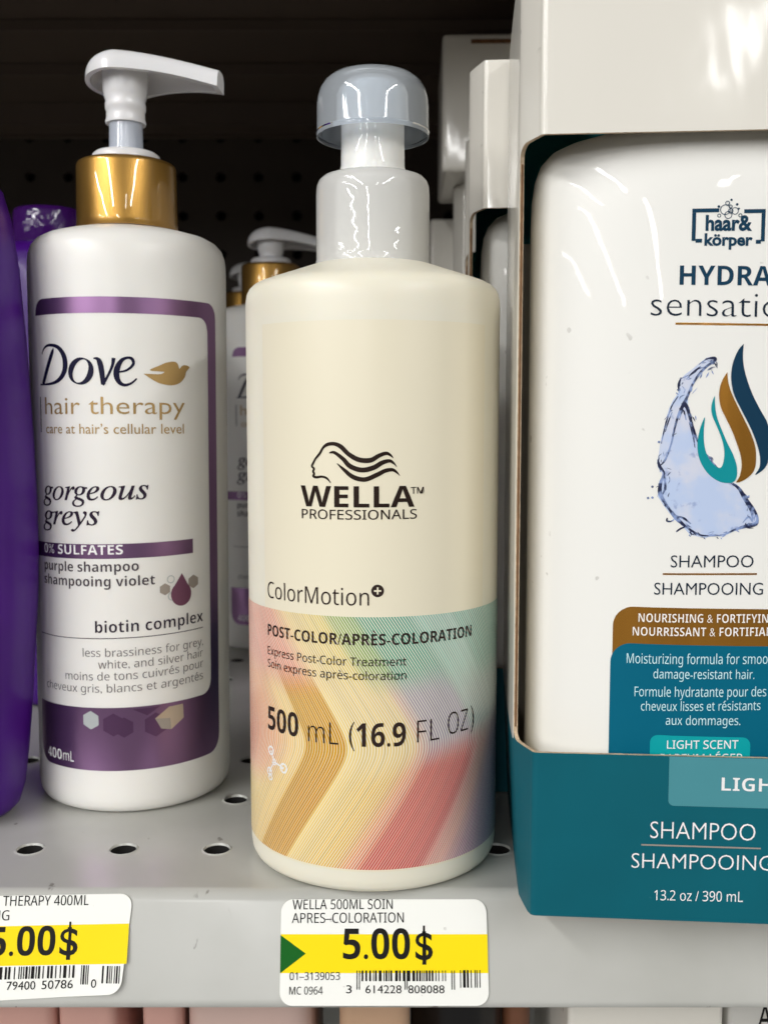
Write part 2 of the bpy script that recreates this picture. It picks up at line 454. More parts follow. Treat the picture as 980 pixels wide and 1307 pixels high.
def see_through(name, col, through, glow=.25, rough_gloss=.03, bump=.00005, bscale=110, tint=(.93, .96, 1, 1)):
    m = bpy.data.materials.new(name)
    m.use_nodes = True
    nt = m.node_tree
    nt.nodes.remove(nt.nodes['Principled BSDF'])
    out = nt.nodes['Material Output']
    L_ = nt.links.new
    df = nt.nodes.new('ShaderNodeBsdfDiffuse'); df.inputs['Color'].default_value = col
    tl = nt.nodes.new('ShaderNodeBsdfTranslucent'); tl.inputs['Color'].default_value = col
    tr = nt.nodes.new('ShaderNodeBsdfTransparent'); tr.inputs['Color'].default_value = tint
    gl = nt.nodes.new('ShaderNodeBsdfGlossy'); gl.inputs['Roughness'].default_value = rough_gloss
    m1 = nt.nodes.new('ShaderNodeMixShader'); m1.inputs[0].default_value = glow
    m2 = nt.nodes.new('ShaderNodeMixShader'); m2.inputs[0].default_value = through
    m3 = nt.nodes.new('ShaderNodeMixShader')
    fr = nt.nodes.new('ShaderNodeFresnel'); fr.inputs['IOR'].default_value = 1.45
    tc = nt.nodes.new('ShaderNodeTexCoord')
    mp = nt.nodes.new('ShaderNodeMapping'); mp.inputs['Scale'].default_value = (1, 1, .4)
    no = nt.nodes.new('ShaderNodeTexNoise'); no.inputs['Scale'].default_value = bscale
    bp = nt.nodes.new('ShaderNodeBump'); bp.inputs['Strength'].default_value = 1; bp.inputs['Distance'].default_value = bump
    L_(tc.outputs['Object'], mp.inputs['Vector']); L_(mp.outputs['Vector'], no.inputs['Vector']); L_(no.outputs['Fac'], bp.inputs['Height'])
    L_(bp.outputs['Normal'], gl.inputs['Normal'])
    L_(df.outputs[0], m1.inputs[1]); L_(tl.outputs[0], m1.inputs[2])
    L_(m1.outputs[0], m2.inputs[1]); L_(tr.outputs[0], m2.inputs[2])
    L_(fr.outputs[0], m3.inputs[0]); L_(m2.outputs[0], m3.inputs[1]); L_(gl.outputs[0], m3.inputs[2])
    L_(m3.outputs[0], out.inputs['Surface'])
    return m
M['dome'] = see_through('clear_milky_plastic', rgb(230, 237, 244), .58)
M['milky'] = see_through('milky_plastic', rgb(250, 249, 245), .36, .08, bump=.000008, bscale=90)
M['milky_stem'] = pbr('milky_stem_plastic', rgb(240, 240, 236), 0.34, sss=.2, coat=.6, coat_rough=.03, bump=0.00006, bscale=130, stretch=(1, 1, .4))
M['pump_white'] = pbr('pump_white_plastic', rgb(226, 225, 226), 0.24, sss=0.15, bump=0.00003, bscale=120)
M['clear_blue'] = pbr('clear_bluish_plastic', rgb(214, 222, 236), 0.14, alpha=0.6, coat=1.0, coat_rough=.03, bump=0.0002, bscale=160, stretch=(1, 1, .15))
M['steel'] = pbr('spring_steel', rgb(170, 175, 180), 0.3, metal=1.0)
M['gold_metal'] = pbr('gold_metal', rgb(176, 134, 64), 0.36, metal=0.85, coat=1.0, coat_rough=.02, bump=0.00014, bscale=120, bdetail=2, stretch=(1, 1, .4), mottle=0.05, mscale=90)
M['gold_ink'] = pbr('gold_ink', rgb(178, 146, 92), 0.35, metal=0.5)
M['purple_foil'] = pbr('purple_foil', rgb(142, 108, 146), 0.34, metal=0.9, bump=0.00002, bscale=60)
M['purple_foil_dark'] = pbr('purple_foil_dark', rgb(116, 82, 120), 0.36, metal=0.9)
M['pale_foil'] = pbr('pale_foil', rgb(196, 178, 160), 0.3, metal=0.6)
M['grey_foil'] = pbr('grey_foil', rgb(190, 196, 196), 0.35, metal=0.3)
M['navy_ink'] = pbr('navy_ink', rgb(10, 8, 44), 0.5, spec=.2)
M['plum_ink'] = pbr('plum_ink', rgb(40, 26, 46), 0.5, spec=.2)
M['grey_ink'] = pbr('grey_ink', rgb(74, 66, 72), 0.5, spec=.2)
M['light_grey_ink'] = pbr('light_grey_ink', rgb(104, 98, 100), 0.5, spec=.2)
M['white_ink'] = pbr('white_ink', rgb(238, 236, 236), 0.4)
M['plum_drop'] = pbr('plum_drop', rgb(118, 72, 96), 0.35, metal=0.3)
M['taupe_ink'] = pbr('taupe_ink', rgb(162, 152, 142), 0.4, metal=0.2)
M['black_foil'] = pbr('black_foil', rgb(62, 48, 42), 0.22, metal=0.6)
M['brown_ink'] = pbr('brown_ink', rgb(46, 32, 28), 0.5, spec=.2)
M['purple_plastic'] = pbr('purple_plastic', rgb(66, 6, 120), 0.42, spec=.35, coat=0.1, coat_rough=0.15, bump=0.00005, bscale=70, mottle=0.12, mscale=35)
M['purple_cap'] = pbr('purple_cap_plastic', rgb(62, 18, 96), 0.14, bump=0.0006, bscale=220, bdetail=1)
M['card_white'] = pbr('glossy_white_card', rgb(225, 221, 211), 0.5, coat=0.6, coat_rough=0.09, bump=0.00028, bscale=65, bdetail=2, stretch=(1, 1, .5), mottle=0.012, mscale=18)
M['card_teal'] = pbr('glossy_teal_card', rgb(0, 90, 104), 0.55, spec=.2, coat=0.04, coat_rough=0.2, bump=0.0003, bscale=40, mottle=0.08, mscale=35)
M['inner_teal'] = pbr('teal_inner_card', rgb(0, 128, 138), 0.7)
M['card_teal_pale'] = pbr('pale_teal_print', rgb(70, 140, 150), 0.4, coat=0.2, coat_rough=0.2, mottle=0.03, mscale=60)
M['card_inside'] = pbr('raw_grey_card', rgb(228, 218, 198), 0.9, bump=0.0001, bscale=400, mottle=0.06, mscale=80)
M['card_edge'] = pbr('cut_card_edge', rgb(186, 164, 136), 0.85, bump=0.0002, bscale=900, mottle=0.25, mscale=500)
M['card_core'] = pbr('brown_card_core', rgb(110, 76, 46), 0.9, mottle=0.3, mscale=600)
M['bottle_white'] = pbr('pearl_white_plastic', rgb(236, 235, 230), 0.42, coat=0.3, coat_rough=0.03, bump=0.00009, bscale=70, bdetail=3, stretch=(1, 1, .5))
M['teal_ink'] = pbr('teal_ink', rgb(0, 54, 80), 0.5, spec=.2)
M['navy_teal_ink'] = pbr('navy_teal_ink', rgb(0, 50, 76), 0.5, spec=.2)
M['dark_ink'] = pbr('dark_navy_ink', rgb(6, 30, 50), 0.5, spec=.2)
M['aqua_ink'] = pbr('aqua_ink', rgb(0, 140, 148), 0.5, spec=.2)
M['label_teal'] = pbr('label_teal', rgb(0, 96, 122), 0.5, spec=.12, mottle=0.03, mscale=60)
M['label_aqua'] = pbr('label_aqua', rgb(0, 156, 162), 0.5, spec=.2)
M['bronze_foil'] = pbr('bronze_foil', rgb(214, 150, 62), 0.27, metal=0.9, bump=0.0010, bscale=30, stretch=(3, 3, .12))
M['pale_text'] = pbr('pale_aqua_ink', rgb(196, 232, 236), 0.4)
M['tag_paper'] = pbr('tag_paper', rgb(236, 236, 230), 0.42, coat=0.25, coat_rough=0.25, bump=0.00002, bscale=400)
M['tag_yellow'] = pbr('tag_yellow_print', rgb(243, 216, 0), 0.5, spec=.2)
M['tag_green'] = pbr('tag_green_print', rgb(0, 92, 18), 0.5, spec=.2)
M['tag_black'] = pbr('tag_black_ink', rgb(14, 10, 10), 0.5, spec=.2)
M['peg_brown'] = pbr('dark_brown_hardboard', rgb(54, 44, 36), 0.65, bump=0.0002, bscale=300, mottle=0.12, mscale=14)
M['hole_shade'] = pbr('hole_shade_black', rgb(14, 12, 11), 0.9)  # black put in for the shade inside and behind the holes
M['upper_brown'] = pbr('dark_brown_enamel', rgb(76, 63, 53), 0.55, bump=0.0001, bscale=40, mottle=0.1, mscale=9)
M['black_plastic'] = pbr('black_plastic', rgb(16, 14, 15), 0.3)
M['pink_pack'] = pbr('pink_pack', rgb(206, 160, 148), 0.35, mottle=0.04, mscale=60)
M['pink_grey_pack'] = pbr('pinkish_grey_pack', rgb(206, 178, 168), 0.35, mottle=0.03, mscale=50)
M['tan_pack'] = pbr('tan_pack', rgb(196, 160, 130), 0.4, mottle=0.03, mscale=50)
M['brown_pack'] = pbr('brown_pack', rgb(120, 78, 56), 0.35)
M['grey_pack'] = pbr('grey_pack', rgb(196, 194, 188), 0.45)

# grey shelf enamel with rubbed grime and a few dark scuffs
def shelf_paint():
    m = pbr('grey_shelf_enamel', rgb(184, 183, 176), 0.32, coat=0.4, coat_rough=0.16, bump=0.00003, bscale=160)
    nb = NB(m)
    nt = m.node_tree
    p = nt.nodes['Principled BSDF']
    tc = nt.nodes['Texture Coordinate'].outputs['Object']
    mp = nt.nodes.new('ShaderNodeMapping')
    mp.inputs['Scale'].default_value = (1, .55, .55)
    mp.inputs['Rotation'].default_value = (0, 0, .6)
    nb.link(tc, mp.inputs['Vector'])
    big = nb.noise(tc, 17, 4)
    fine = nb.noise(mp.outputs['Vector'], 230, 3)
    patch = nb.noise(tc, 57, 2)
    scuff = nb.math('MULTIPLY', nb.step(fine, .65, .69), nb.step(patch, .555, .62))
    grime = nb.step(big, .38, .68)
    c = nb.mix(grime, rgb(181, 181, 176), rgb(168, 168, 162))
    c = nb.mix(nb.math('MULTIPLY', scuff, .6), c, rgb(74, 62, 52))
    nb.link(c, p.inputs['Base Color'])
    nb.link(nb.math('ADD', nb.math('MULTIPLY', big, .3), .2), p.inputs['Roughness'])
    return m
fleck(M['card_white']); fleck(M['bottle_white'], 300, .74, .3); fleck(M['tag_paper'], 500, .74, .25)
fleck(M['card_teal'], 300, .73, .25, (120, 170, 180))
M['shelf'] = shelf_paint()

# colour band of the centre bottle: fine chevron lines over soft colour fields
def band_material():
    m = pbr('chevron_colour_print', rgb(220, 200, 150), 0.30, coat=0.15, coat_rough=0.2, bump=0.00004, bscale=60)
    nb = NB(m)
    nt = m.node_tree
    p = nt.nodes['Principled BSDF']
    uvn = nt.nodes.new('ShaderNodeUVMap')
    uvn.uv_map = 'surface'
    sep = nt.nodes.new('ShaderNodeSeparateXYZ')
    nb.link(uvn.outputs['UV'], sep.inputs['Vector'])
    u, v = sep.outputs['X'], sep.outputs['Y']
    wob = nb.math('MULTIPLY', nb.math('SUBTRACT', nb.noise(uvn.outputs['UV'], .05, 1), .5), 8.0)
    dv = nb.math('SUBTRACT', v, 36.5)
    sh = nb.math('SUBTRACT', nb.math('SQRT', nb.math('ADD', nb.math('MULTIPLY', dv, dv), 16.0)), 4.0)
    s = nb.math('ADD', u, nb.math('MULTIPLY', sh, 0.66))
    top = nb.ramp(s, [(-34, (226, 150, 138)), (-10, (232, 158, 138)), (-4, (236, 208, 146)), (6, (222, 202, 120)), (8, (160, 174, 98)), (14, (120, 160, 92)), (15.5, (84, 156, 128)),
                      (27, (88, 160, 142)), (29, (142, 192, 178)), (38, (150, 192, 184)), (40, (108, 170, 160)), (60, (120, 176, 168))], -40, 65)
    mid = nb.ramp(s, [(-40, (232, 150, 122)), (-27, (236, 172, 128)), (-20, (240, 206, 134)), (-17.2, (238, 204, 132)), (-16.6, (216, 168, 74)),
                      (-6.4, (214, 164, 70)), (-5.8, (242, 216, 146)), (10, (234, 208, 150)), (12, (214, 176, 160)), (15, (166, 152, 168)), (27, (150, 142, 166)),
                      (29, (150, 172, 172)), (50, (156, 176, 176))], -40, 65)
    bot = nb.ramp(s, [(-40, (240, 210, 130)), (-17.2, (238, 200, 116)), (-16.6, (214, 162, 66)), (-6.4, (212, 158, 62)), (-5.8, (242, 212, 134)),
                      (7, (228, 184, 92)), (11, (226, 150, 112)), (15, (212, 122, 116)), (29, (208, 114, 114)), (34, (222, 148, 138)),
                      (40, (178, 118, 150)), (50, (134, 88, 146)), (60, (140, 130, 150))], -40, 65)
    vv = nb.math('ADD', v, wob)
    c = nb.mix(nb.step(vv, 48, 57), mid, top)
    c = nb.mix(nb.step(nb.math('SUBTRACT', vv, nb.math('MULTIPLY', u, .18)), 35.5, 27), c, bot)
    # line pattern
    fr = nb.math('FRACT', nb.math('DIVIDE', s, 0.70))
    tri = nb.math('ABSOLUTE', nb.math('SUBTRACT', fr, .5))
    inband = nb.math('MULTIPLY', nb.step(s, -17.4, -16.6), nb.step(s, -5.6, -6.4))
    inred = nb.math('MULTIPLY', nb.math('MULTIPLY', nb.step(s, 12, 15), nb.step(s, 31, 28)), nb.step(v, 38, 30))
    solid = nb.math('MULTIPLY', nb.math('MAXIMUM', inband, inred), nb.step(v, 58, 48))
    thin = nb.math('ADD', nb.math('MULTIPLY', solid, .13), .25)
    l = nb.step(nb.math('SUBTRACT', tri, thin), -.06, .06)
    light = nb.mix(.14, (.84, .80, .68, 1), c)
    hs = nt.nodes.new('ShaderNodeHueSaturation')
    hs.inputs['Saturation'].default_value = 1.2
    hs.inputs['Value'].default_value = .78
    nb.link(c, hs.inputs['Color'])
    wn = nt.nodes.new('ShaderNodeTexWhiteNoise')
    wn.noise_dimensions = '1D'
    nb.link(nb.math('FLOOR', nb.math('DIVIDE', s, 0.70)), wn.inputs['W'])
    jit = nb.math('ADD', nb.math('MULTIPLY', wn.outputs['Value'], .20), .80)
    nb.link(jit, hs.inputs['Value'])
    c2 = nb.mix(nb.math('MULTIPLY', l, .9), hs.outputs['Color'], light)
    nb.link(c2, p.inputs['Base Color'])
    return m
M['band'] = band_material()

def splash_material():
    m = pbr('water_splash_print', rgb(190, 204, 232), 0.3)
    nb = NB(m)
    nt = m.node_tree
    p = nt.nodes['Principled BSDF']
    tc = nt.nodes['Texture Coordinate'].outputs['Object']
    a = nb.noise(tc, 140, 5)
    b = nb.noise(tc, 420, 4)
    c = nb.mix(nb.step(a, .42, .66), rgb(186, 202, 232), rgb(208, 212, 228))
    c = nb.mix(nb.math('MULTIPLY', nb.step(b, .60, .70), .55), c, rgb(120, 140, 190))
    nb.link(c, p.inputs['Base Color'])
    return m
M['splash'] = splash_material()
def splash_edge():
    m = pbr('water_splash_edge_print', rgb(40, 52, 96), 0.3)
    nb = NB(m)
    p = m.node_tree.nodes['Principled BSDF']
    tc = m.node_tree.nodes['Texture Coordinate'].outputs['Object']
    a = nb.noise(tc, 520, 4)
    c = nb.mix(nb.step(a, .40, .62), rgb(20, 30, 66), rgb(140, 160, 205))
    nb.link(c, p.inputs['Base Color'])
    return m
M['splash_edge'] = splash_edge()

# ------------------------------------------------------------------ shelving
def perforated(mb, xs, ys, to3, rad, n, mat, depth_dir, depth, rim_mat=None, lip=0.0, wall_mat=0):
    """a sheet of square cells, each with a real round hole; to3(x, y) gives the point on the sheet"""
    for i in range(len(xs) - 1):
        for j in range(len(ys) - 1):
            x0, x1, y0, y1 = xs[i], xs[i + 1], ys[j], ys[j + 1]
            cx, cy = (x0 + x1) / 2, (y0 + y1) / 2
            ang = set(2 * math.pi * k / n for k in range(n))
            for X in (x0, x1):
                for Y in (y0, y1):
                    ang.add(math.atan2(Y - cy, X - cx) % (2 * math.pi))
            ang = sorted(ang)
            N = len(ang)
            out, rr = [], []
            for a in ang:
                dx, dy = math.cos(a), math.sin(a)
                t = min((x1 - cx) / abs(dx) if abs(dx) > 1e-9 else 9, (y1 - cy) / abs(dy) if abs(dy) > 1e-9 else 9)
                out.append(Vector(to3(cx + dx * t, cy + dy * t)))
                rr.append((dx, dy))
            up = Vector(depth_dir) * -1
            ring0 = [Vector(to3(cx + d[0] * rad * 1.18, cy + d[1] * rad * 1.18)) for d in rr]
            ring1 = [Vector(to3(cx + d[0] * rad * 1.04, cy + d[1] * rad * 1.04)) + up * lip for d in rr]
            ring2 = [Vector(to3(cx + d[0] * rad * .97, cy + d[1] * rad * .97)) - up * depth * .10 for d in rr]
            ring3 = [Vector(to3(cx + d[0] * rad * .97, cy + d[1] * rad * .97)) - up * depth for d in rr]
            vs = out + ring0 + ring1 + ring2 + ring3
            def strip(a, b):
                return [(a * N + k, a * N + (k + 1) % N, b * N + (k + 1) % N, b * N + k) for k in range(N)]
            mb.add(vs, strip(0, 1), mat)
            mb.add(vs, strip(3, 4), wall_mat)
            mb.add(vs, strip(1, 2) + strip(2, 3), rim_mat if rim_mat is not None else mat)

TILT = math.atan2(8.0, 24.7)
def make_shelf(label, zf):
    t = thing('store_shelf', label, 'shelf', (0, 0, zf), 0, 'steel shelves of the fixture')
    mb = MB()
    px = 0.0251
    x_first = -0.0449 - px / 2 - 13 * px
    xs = [x_first + px * k for k in range(31)]
    y_first = -0.0056 - 0.018
    ys = [y_first + 0.036 * k for k in range(13)]
    perforated(mb, xs, ys, lambda x, y: (x, y, 0), 0.0035, 24, 0, (0, 0, -1), 0.0034, 1, 0.00025, 2)  # hole walls take the black slot: their shade is painted, not cast
    x0, x1 = -0.9, 0.9
    def quad(a, b, c, d):
        mb.add([a, b, c, d], [(0, 1, 2, 3)], 0)
    quad((x0, ys[0], 0), (xs[0], ys[0], 0), (xs[0], ys[-1], 0), (x0, ys[-1], 0))
    quad((xs[-1], ys[0], 0), (x1, ys[0], 0), (x1, ys[-1], 0), (xs[-1], ys[-1], 0))
    quad((x0, ys[-1], 0), (x1, ys[-1], 0), (x1, 0.43, 0), (x0, 0.43, 0))
    mb.build('deck', [M['shelf'], M['shelf'], M['hole_shade']], t, angle=50)
    # rolled front edge: flat, bend, sloping ticket face, return
    prof = [(ys[0], 0.0)]
    r = 0.0032
    bend = math.pi / 2 - TILT
    ty = r * math.tan(bend / 2)
    yc, zc = -0.030 + ty, -r
    prof.append((yc + .00025, 0.0))
    for k in range(11):
        a = math.pi / 2 + bend * k / 10
        prof.append((yc + r * math.cos(a), zc + r * math.sin(a)))
    ly, lz = prof[-1]
    prof += [(ly - .00025 * math.sin(TILT), lz - .00025 * math.cos(TILT)), (-0.03762, -0.02345), (-0.0378, -0.0240), (-0.0379, -0.0248), (-0.0374, -0.0256), (-0.0362, -0.0258), (-0.024, -0.0258)]
    fm = MB()
    vs, fs = [], []
    for y, z in prof:
        vs += [(x0, y, z), (x1, y, z)]
    for k in range(len(prof) - 1):
        fs.append((2 * k, 2 * k + 2, 2 * k + 3, 2 * k + 1))
    fm.add(vs, fs, 0)
    o = fm.build('front_lip', M['shelf'], t, angle=50)
    solidify(o, 0.0011, -1)
    return t
shelf = make_shelf('grey steel shelf with round holes carrying the shampoo bottles and price tags', 0.0)
low = another(shelf, (0, 0.0, -0.27), 0, 'lower grey shelf carrying the pink packs and white carton')

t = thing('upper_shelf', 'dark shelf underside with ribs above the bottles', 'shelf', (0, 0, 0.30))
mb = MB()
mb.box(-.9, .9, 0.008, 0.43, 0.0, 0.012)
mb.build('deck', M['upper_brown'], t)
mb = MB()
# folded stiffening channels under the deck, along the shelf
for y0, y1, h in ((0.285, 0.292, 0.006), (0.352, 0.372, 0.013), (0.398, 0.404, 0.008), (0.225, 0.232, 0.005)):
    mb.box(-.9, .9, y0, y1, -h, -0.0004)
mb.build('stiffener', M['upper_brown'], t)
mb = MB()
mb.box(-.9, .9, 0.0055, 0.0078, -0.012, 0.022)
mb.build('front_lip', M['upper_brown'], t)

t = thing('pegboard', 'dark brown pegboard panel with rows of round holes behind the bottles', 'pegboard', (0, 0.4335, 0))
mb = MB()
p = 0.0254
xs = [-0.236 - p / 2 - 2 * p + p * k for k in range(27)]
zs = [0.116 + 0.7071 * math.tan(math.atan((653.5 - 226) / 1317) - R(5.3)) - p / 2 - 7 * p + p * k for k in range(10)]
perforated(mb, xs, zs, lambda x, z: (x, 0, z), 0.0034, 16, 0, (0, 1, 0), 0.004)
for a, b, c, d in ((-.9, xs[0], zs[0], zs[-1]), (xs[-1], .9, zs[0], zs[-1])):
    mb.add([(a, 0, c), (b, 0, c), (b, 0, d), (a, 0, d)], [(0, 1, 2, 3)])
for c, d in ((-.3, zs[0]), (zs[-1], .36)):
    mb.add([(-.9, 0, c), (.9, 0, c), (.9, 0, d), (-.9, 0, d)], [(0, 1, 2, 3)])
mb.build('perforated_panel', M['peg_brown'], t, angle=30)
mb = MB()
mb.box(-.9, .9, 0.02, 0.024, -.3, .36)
mb.build('backing', M['hole_shade'], t)

# ------------------------------------------------------------------ centre bottle
def cyl(Rm):
    def w(u, v, off=0.0):
        a = u / Rm
        r = (Rm + off) * MM
        return (r * math.sin(a), -r * math.cos(a), v * MM)
    return w

wb = thing('conditioner_bottle', 'cream pump bottle with chevron colour band and clear dome pump', 'bottle', (-0.0029, 0, 0))
body = [(0, .9), (20, .9), (24.5, .2), (29.2, 0.05), (31.0, 0.3), (32.1, 0.9), (32.7, 2.1), (32.95, 4), (33, 7), (33, 40), (33, 80), (33, 120), (33, 143.6), (32.92, 145.4), (32.6, 147.0), (32.0, 148.2),
        (31.0, 149.2), (29.6, 149.95), (27.4, 150.75), (24, 151.9), (19, 153.6), (15.5, 154.8), (13.6, 155.2), (12.6, 156), (12.4, 158), (12.4, 172), (11, 172.4)]
mb = MB()
mb.lathe(body, 160)
for z in (158.2, 161.8, 165.4, 169.0):
    mb.lathe([(12.2, z - 1.1), (13.4, z - .6), (13.65, z), (13.4, z + .6), (12.2, z + 1.1)], 64, cap0=False, cap1=False)
mb.build('bottle_body', M['cream_plastic'], wb, angle=60)
W = cyl(33)
mb = MB()
mb.columns([(-31 + 63.5 * i / 64, 6.2, 138.2) for i in range(65)], W, 0.05, 0, 16)
film = mb.build('label_film', M['cream_film'], wb)
mb = MB()
mb.columns([(-49 + 98 * i / 98, 6.7, 68.7) for i in range(99)], W, 0.09, 0, 16)
mb.build('colour_band', M['band'], film, uv=True)
mb = MB()
for st in EMB:
    mb.ribbon([(x, y, w_ * 1.3) for x, y, w_ in st], W, 0.14, 0)
mb.build('head_emblem', M['black_foil'], film, angle=0)
mb = MB()
mb.text('WELLA', 'bold', -17.65, 10.2, 94.7, 94.8, 4.96, 'E', W, .14, 0)
mb.text('TM', 'sans', 9.3, 12.55, 97.9, 97.9, 1.55, 'T', W, .14, 0, .01)
mb.text('PROFESSIONALS', 'sans', -17.4, 10.8, 91.8, 92.0, 2.25, 'E', W, .14, 0, .006)
mb.text('ColorMotion', 'sans', -29.6, -.6, 71.3, 71.5, 4.1, 'C', W, .14, 1, -.004)
mb.disc(1.4, 75.0, 1.5, W, .13, 1, 24)
mb.rect(.55, 2.25, 74.8, 75.2, W, .17, 2)
mb.rect(1.2, 1.6, 74.15, 75.85, W, .17, 2)
mb.text('POST-COLOR/APRÈS-COLORATION', 'bold', -29.7, 27.4, 61.9, 62.0, 2.75, 'E', W, .15, 1)
mb.text('Express Post-Color Treatment', 'sans', -29.8, 8.3, 57.0, 56.9, 2.05, 'E', W, .15, 1, .004)
mb.text('Soin express après-coloration', 'sans', -29.85, 8.3, 53.8, 53.5, 2.05, 'S', W, .15, 1, .004)
mb.text('500', 'bold', -30.05, -18.9, 37.9, 38.0, 5.9, '5', W, .15, 1)
mb.text('mL', 'sans', -16.05, -8.1, 37.4, 37.4, 5.4, 'L', W, .15, 1, -.012)
mb.text('(', 'sans', -5.5, -4.1, 37.9, 37.9, 5.6, 'L', W, .15, 1, -.008)
mb.text('16.9', 'bold', -3.7, 8.2, 37.3, 37.3, 5.75, '1', W, .15, 1)
mb.text('FL', 'sans', 11.0, 17.0, 37.7, 37.7, 5.45, 'L', W, .15, 1, -.012)
mb.text('OZ', 'sans', 19.5, 26.3, 38.4, 38.4, 5.5, 'Z', W, .15, 1, -.012)
mb.text(')', 'sans', 27.3, 28.8, 38.9, 38.9, 5.6, 'L', W, .15, 1, -.008)
mb.build('lettering', [M['black_foil'], M['brown_ink'], M['cream_film']], film, angle=0)
mb = MB()
for i, (u, v) in enumerate(MOL):
    mb.disc(u, v, (1.25, .9, 1.35, 1.15, .9)[i], W, .15, 0, 20, (.75, .55, .85, .7, .55)[i])
for a, b in ((0, 1), (1, 2), (1, 3), (3, 4), (3, 2)):
    mb.ribbon([(*MOL[a], .42), (*MOL[b], .42)], W, .149, 0)
mb.build('molecule_icon', M['white_ink'], film, angle=0)

mb = MB()
ridge = [(14.1, 154.2), (14.9, 154.0), (15.0, 155.0), (14.7, 156.2)]
ridge += [(14.68 + .006 * math.cos(2 * math.pi * (157 + .6 * k) / 3.7), 157 + .6 * k) for k in range(26)]
ridge += [(14.65, 172.8), (14.55, 174.6), (14.1, 176.0), (13.2, 177.0), (11.8, 177.5), (8.9, 177.7)]
mb.lathe(ridge, 128, cap0=False, cap1=False)
o = mb.build('screw_collar', M['milky'], wb, angle=60)
solidify(o, 0.0009, -1)
mb = MB()
mb.lathe([(9.0, 174), (9.0, 177.5), (8.6, 178.6), (8.25, 180), (8.15, 186), (8.1, 196), (7.9, 202.4)], 96)
mb.build('pump_stem', M['milky_stem'], wb, angle=60)
mb = MB()
mb.lathe([(14.15, 187.4), (14.4, 187.3), (14.5, 187.9), (14.4, 189), (14.35, 195.0), (14.15, 197.0), (13.6, 199.0), (12.5, 200.8), (10.8, 202.2), (8, 203.2), (4, 203.8), (1.2, 203.9), (0.02, 203.9)], 128, cap0=False, cap1=False)
o = mb.build('dome_cap', M['dome'], wb, angle=70)
solidify(o, 0.0012, -1)

# ------------------------------------------------------------------ purple shampoo with gold collar
db = thing('shampoo_bottle', 'white pump bottle with gold collar and purple framed label, standing in front', 'bottle', (-0.0788, 0.047, 0), 0, 'gold collared white pump bottles')
body = [(0, .9), (20, .9), (25, .1), (26.8, .3), (28.1, 1.1), (28.95, 2.6), (29.3, 4.6), (29.4, 7), (29.4, 40), (29.4, 80), (29.4, 120), (29.4, 158), (29.3, 161.5), (29.0, 164), (28.2, 166.2), (26.6, 168),
        (24, 169.4), (19, 170.8), (15, 171.4), (14.2, 171.8), (14.0, 173.5), (12, 173.6)]
mb = MB()
mb.lathe(body, 144)
mb.build('bottle_body', M['white_plastic'], db, angle=60)
D = cyl(29.4)
mb = MB()
def fil(d, r):
    d = max(0.0, min(r, d))
    return r - math.sqrt(max(0, r * r - (r - (r - d)) ** 2)) if r else 0
def rnd(x, a, b, r):
    """how far a rounded corner pulls in at x between a and b"""
    d = min(x - a, b - x)
    return 0 if d >= r else r - math.sqrt(max(0, r * r - (r - d) ** 2))
cols_t = []
for i in range(116):
    u = -25.4 + (32.2 + 25.4) * i / 115
    lo = 144.7 - (0 if u < 28.4 else 3.8 - math.sqrt(max(0, 3.8 ** 2 - (u - 28.4) ** 2)))
    cols_t.append((u, min(lo, 149.2 - rnd(u, -25.4, 36.5, 4.4)), 149.2 - rnd(u, -25.4, 36.5, 4.4)))
mb.columns(cols_t, D, .06, 0, 2)
cols_b = []
for i in range(122):
    u = -28.2 + (32.2 + 28.2) * i / 121
    hi = 32.2 + .022 * u + (0 if u < 28.2 else 4 - math.sqrt(max(0, 16 - (u - 28.2) ** 2)))
    cols_b.append((u, 13.5 + .012 * u + rnd(u, -28.2, 36.5, 5.5), hi))
mb.columns(cols_b, D, .06, 0, 4)
mb.columns([(u, 13.5 + .012 * u + rnd(u, -28.2, 36.5, 5.5), 149.2 - rnd(u, -25.4, 36.5, 4.4)) for u in [32.2 + 4.3 * i / 18 for i in range(19)]], D, .06, 0, 24)
mb.columns([(-33 + 58.2 * i / 58, 75.6 + .020 * (-33 + 58.2 * i / 58), 79.8 + .020 * (-33 + 58.2 * i / 58)) for i in range(59)], D, .06, 0, 2)
frame = mb.build('label_frame', M['purple_foil'], db)
def hexa(mb, u, v, r, off, mat, half=0):
    pts = [(u + r * math.cos(R(30 + 60 * k)), v + r * math.sin(R(30 + 60 * k))) for k in range(6)]
    mb.poly(pts, D, off, mat)
mb = MB()
hexa(mb, -6.1, 28.4, 2.75, .10, 0)
hexa(mb, 0.6, 27.2, 3.4, .10, 1)
hexa(mb, 3.6, 26.4, 3.0, .12, 1)
for q, mm_ in ((0, 1), (1, 2)):
    pass
hexa(mb, 12.6, 26.6, 3.6, .10, 1)
mb.poly([(6.2, 31.6), (14.0, 32.0), (10.2, 29.6)], D, .10, 1)
mb.poly([(12.4, 28.4), (16.6, 31.4), (21.0, 31.6), (21.2, 27.4), (17.2, 24.6)], D, .12, 2)
mb.poly([(12.4, 28.4), (16.9, 28.0), (17.2, 24.6), (14.2, 25.2)], D, .14, 3)
mb.build('hexagon_print', [M['grey_foil'], M['purple_foil_dark'], M['pale_foil'], M['taupe_ink']], frame, angle=0)
mb = MB()
for i, st in enumerate(DOVE):
    st = [(x + (0, 0, -.1, -.4, -.45, .3)[i], y, w_ * 1.32) for x, y, w_ in st]
    mb.ribbon(st, D, .10, 0, closed=(i == 2))
mb.build('brand_lettering', M['navy_ink'], db, angle=0)
mb = MB()
mb.poly([p[:2] for p in catmull([(a, b, 0) for a, b in BIRD] + [(*BIRD[0], 0)], 3)[:-1]], D, .10, 0)
mb.build('bird_emblem', M['gold_ink'], db, angle=0)
mb = MB()
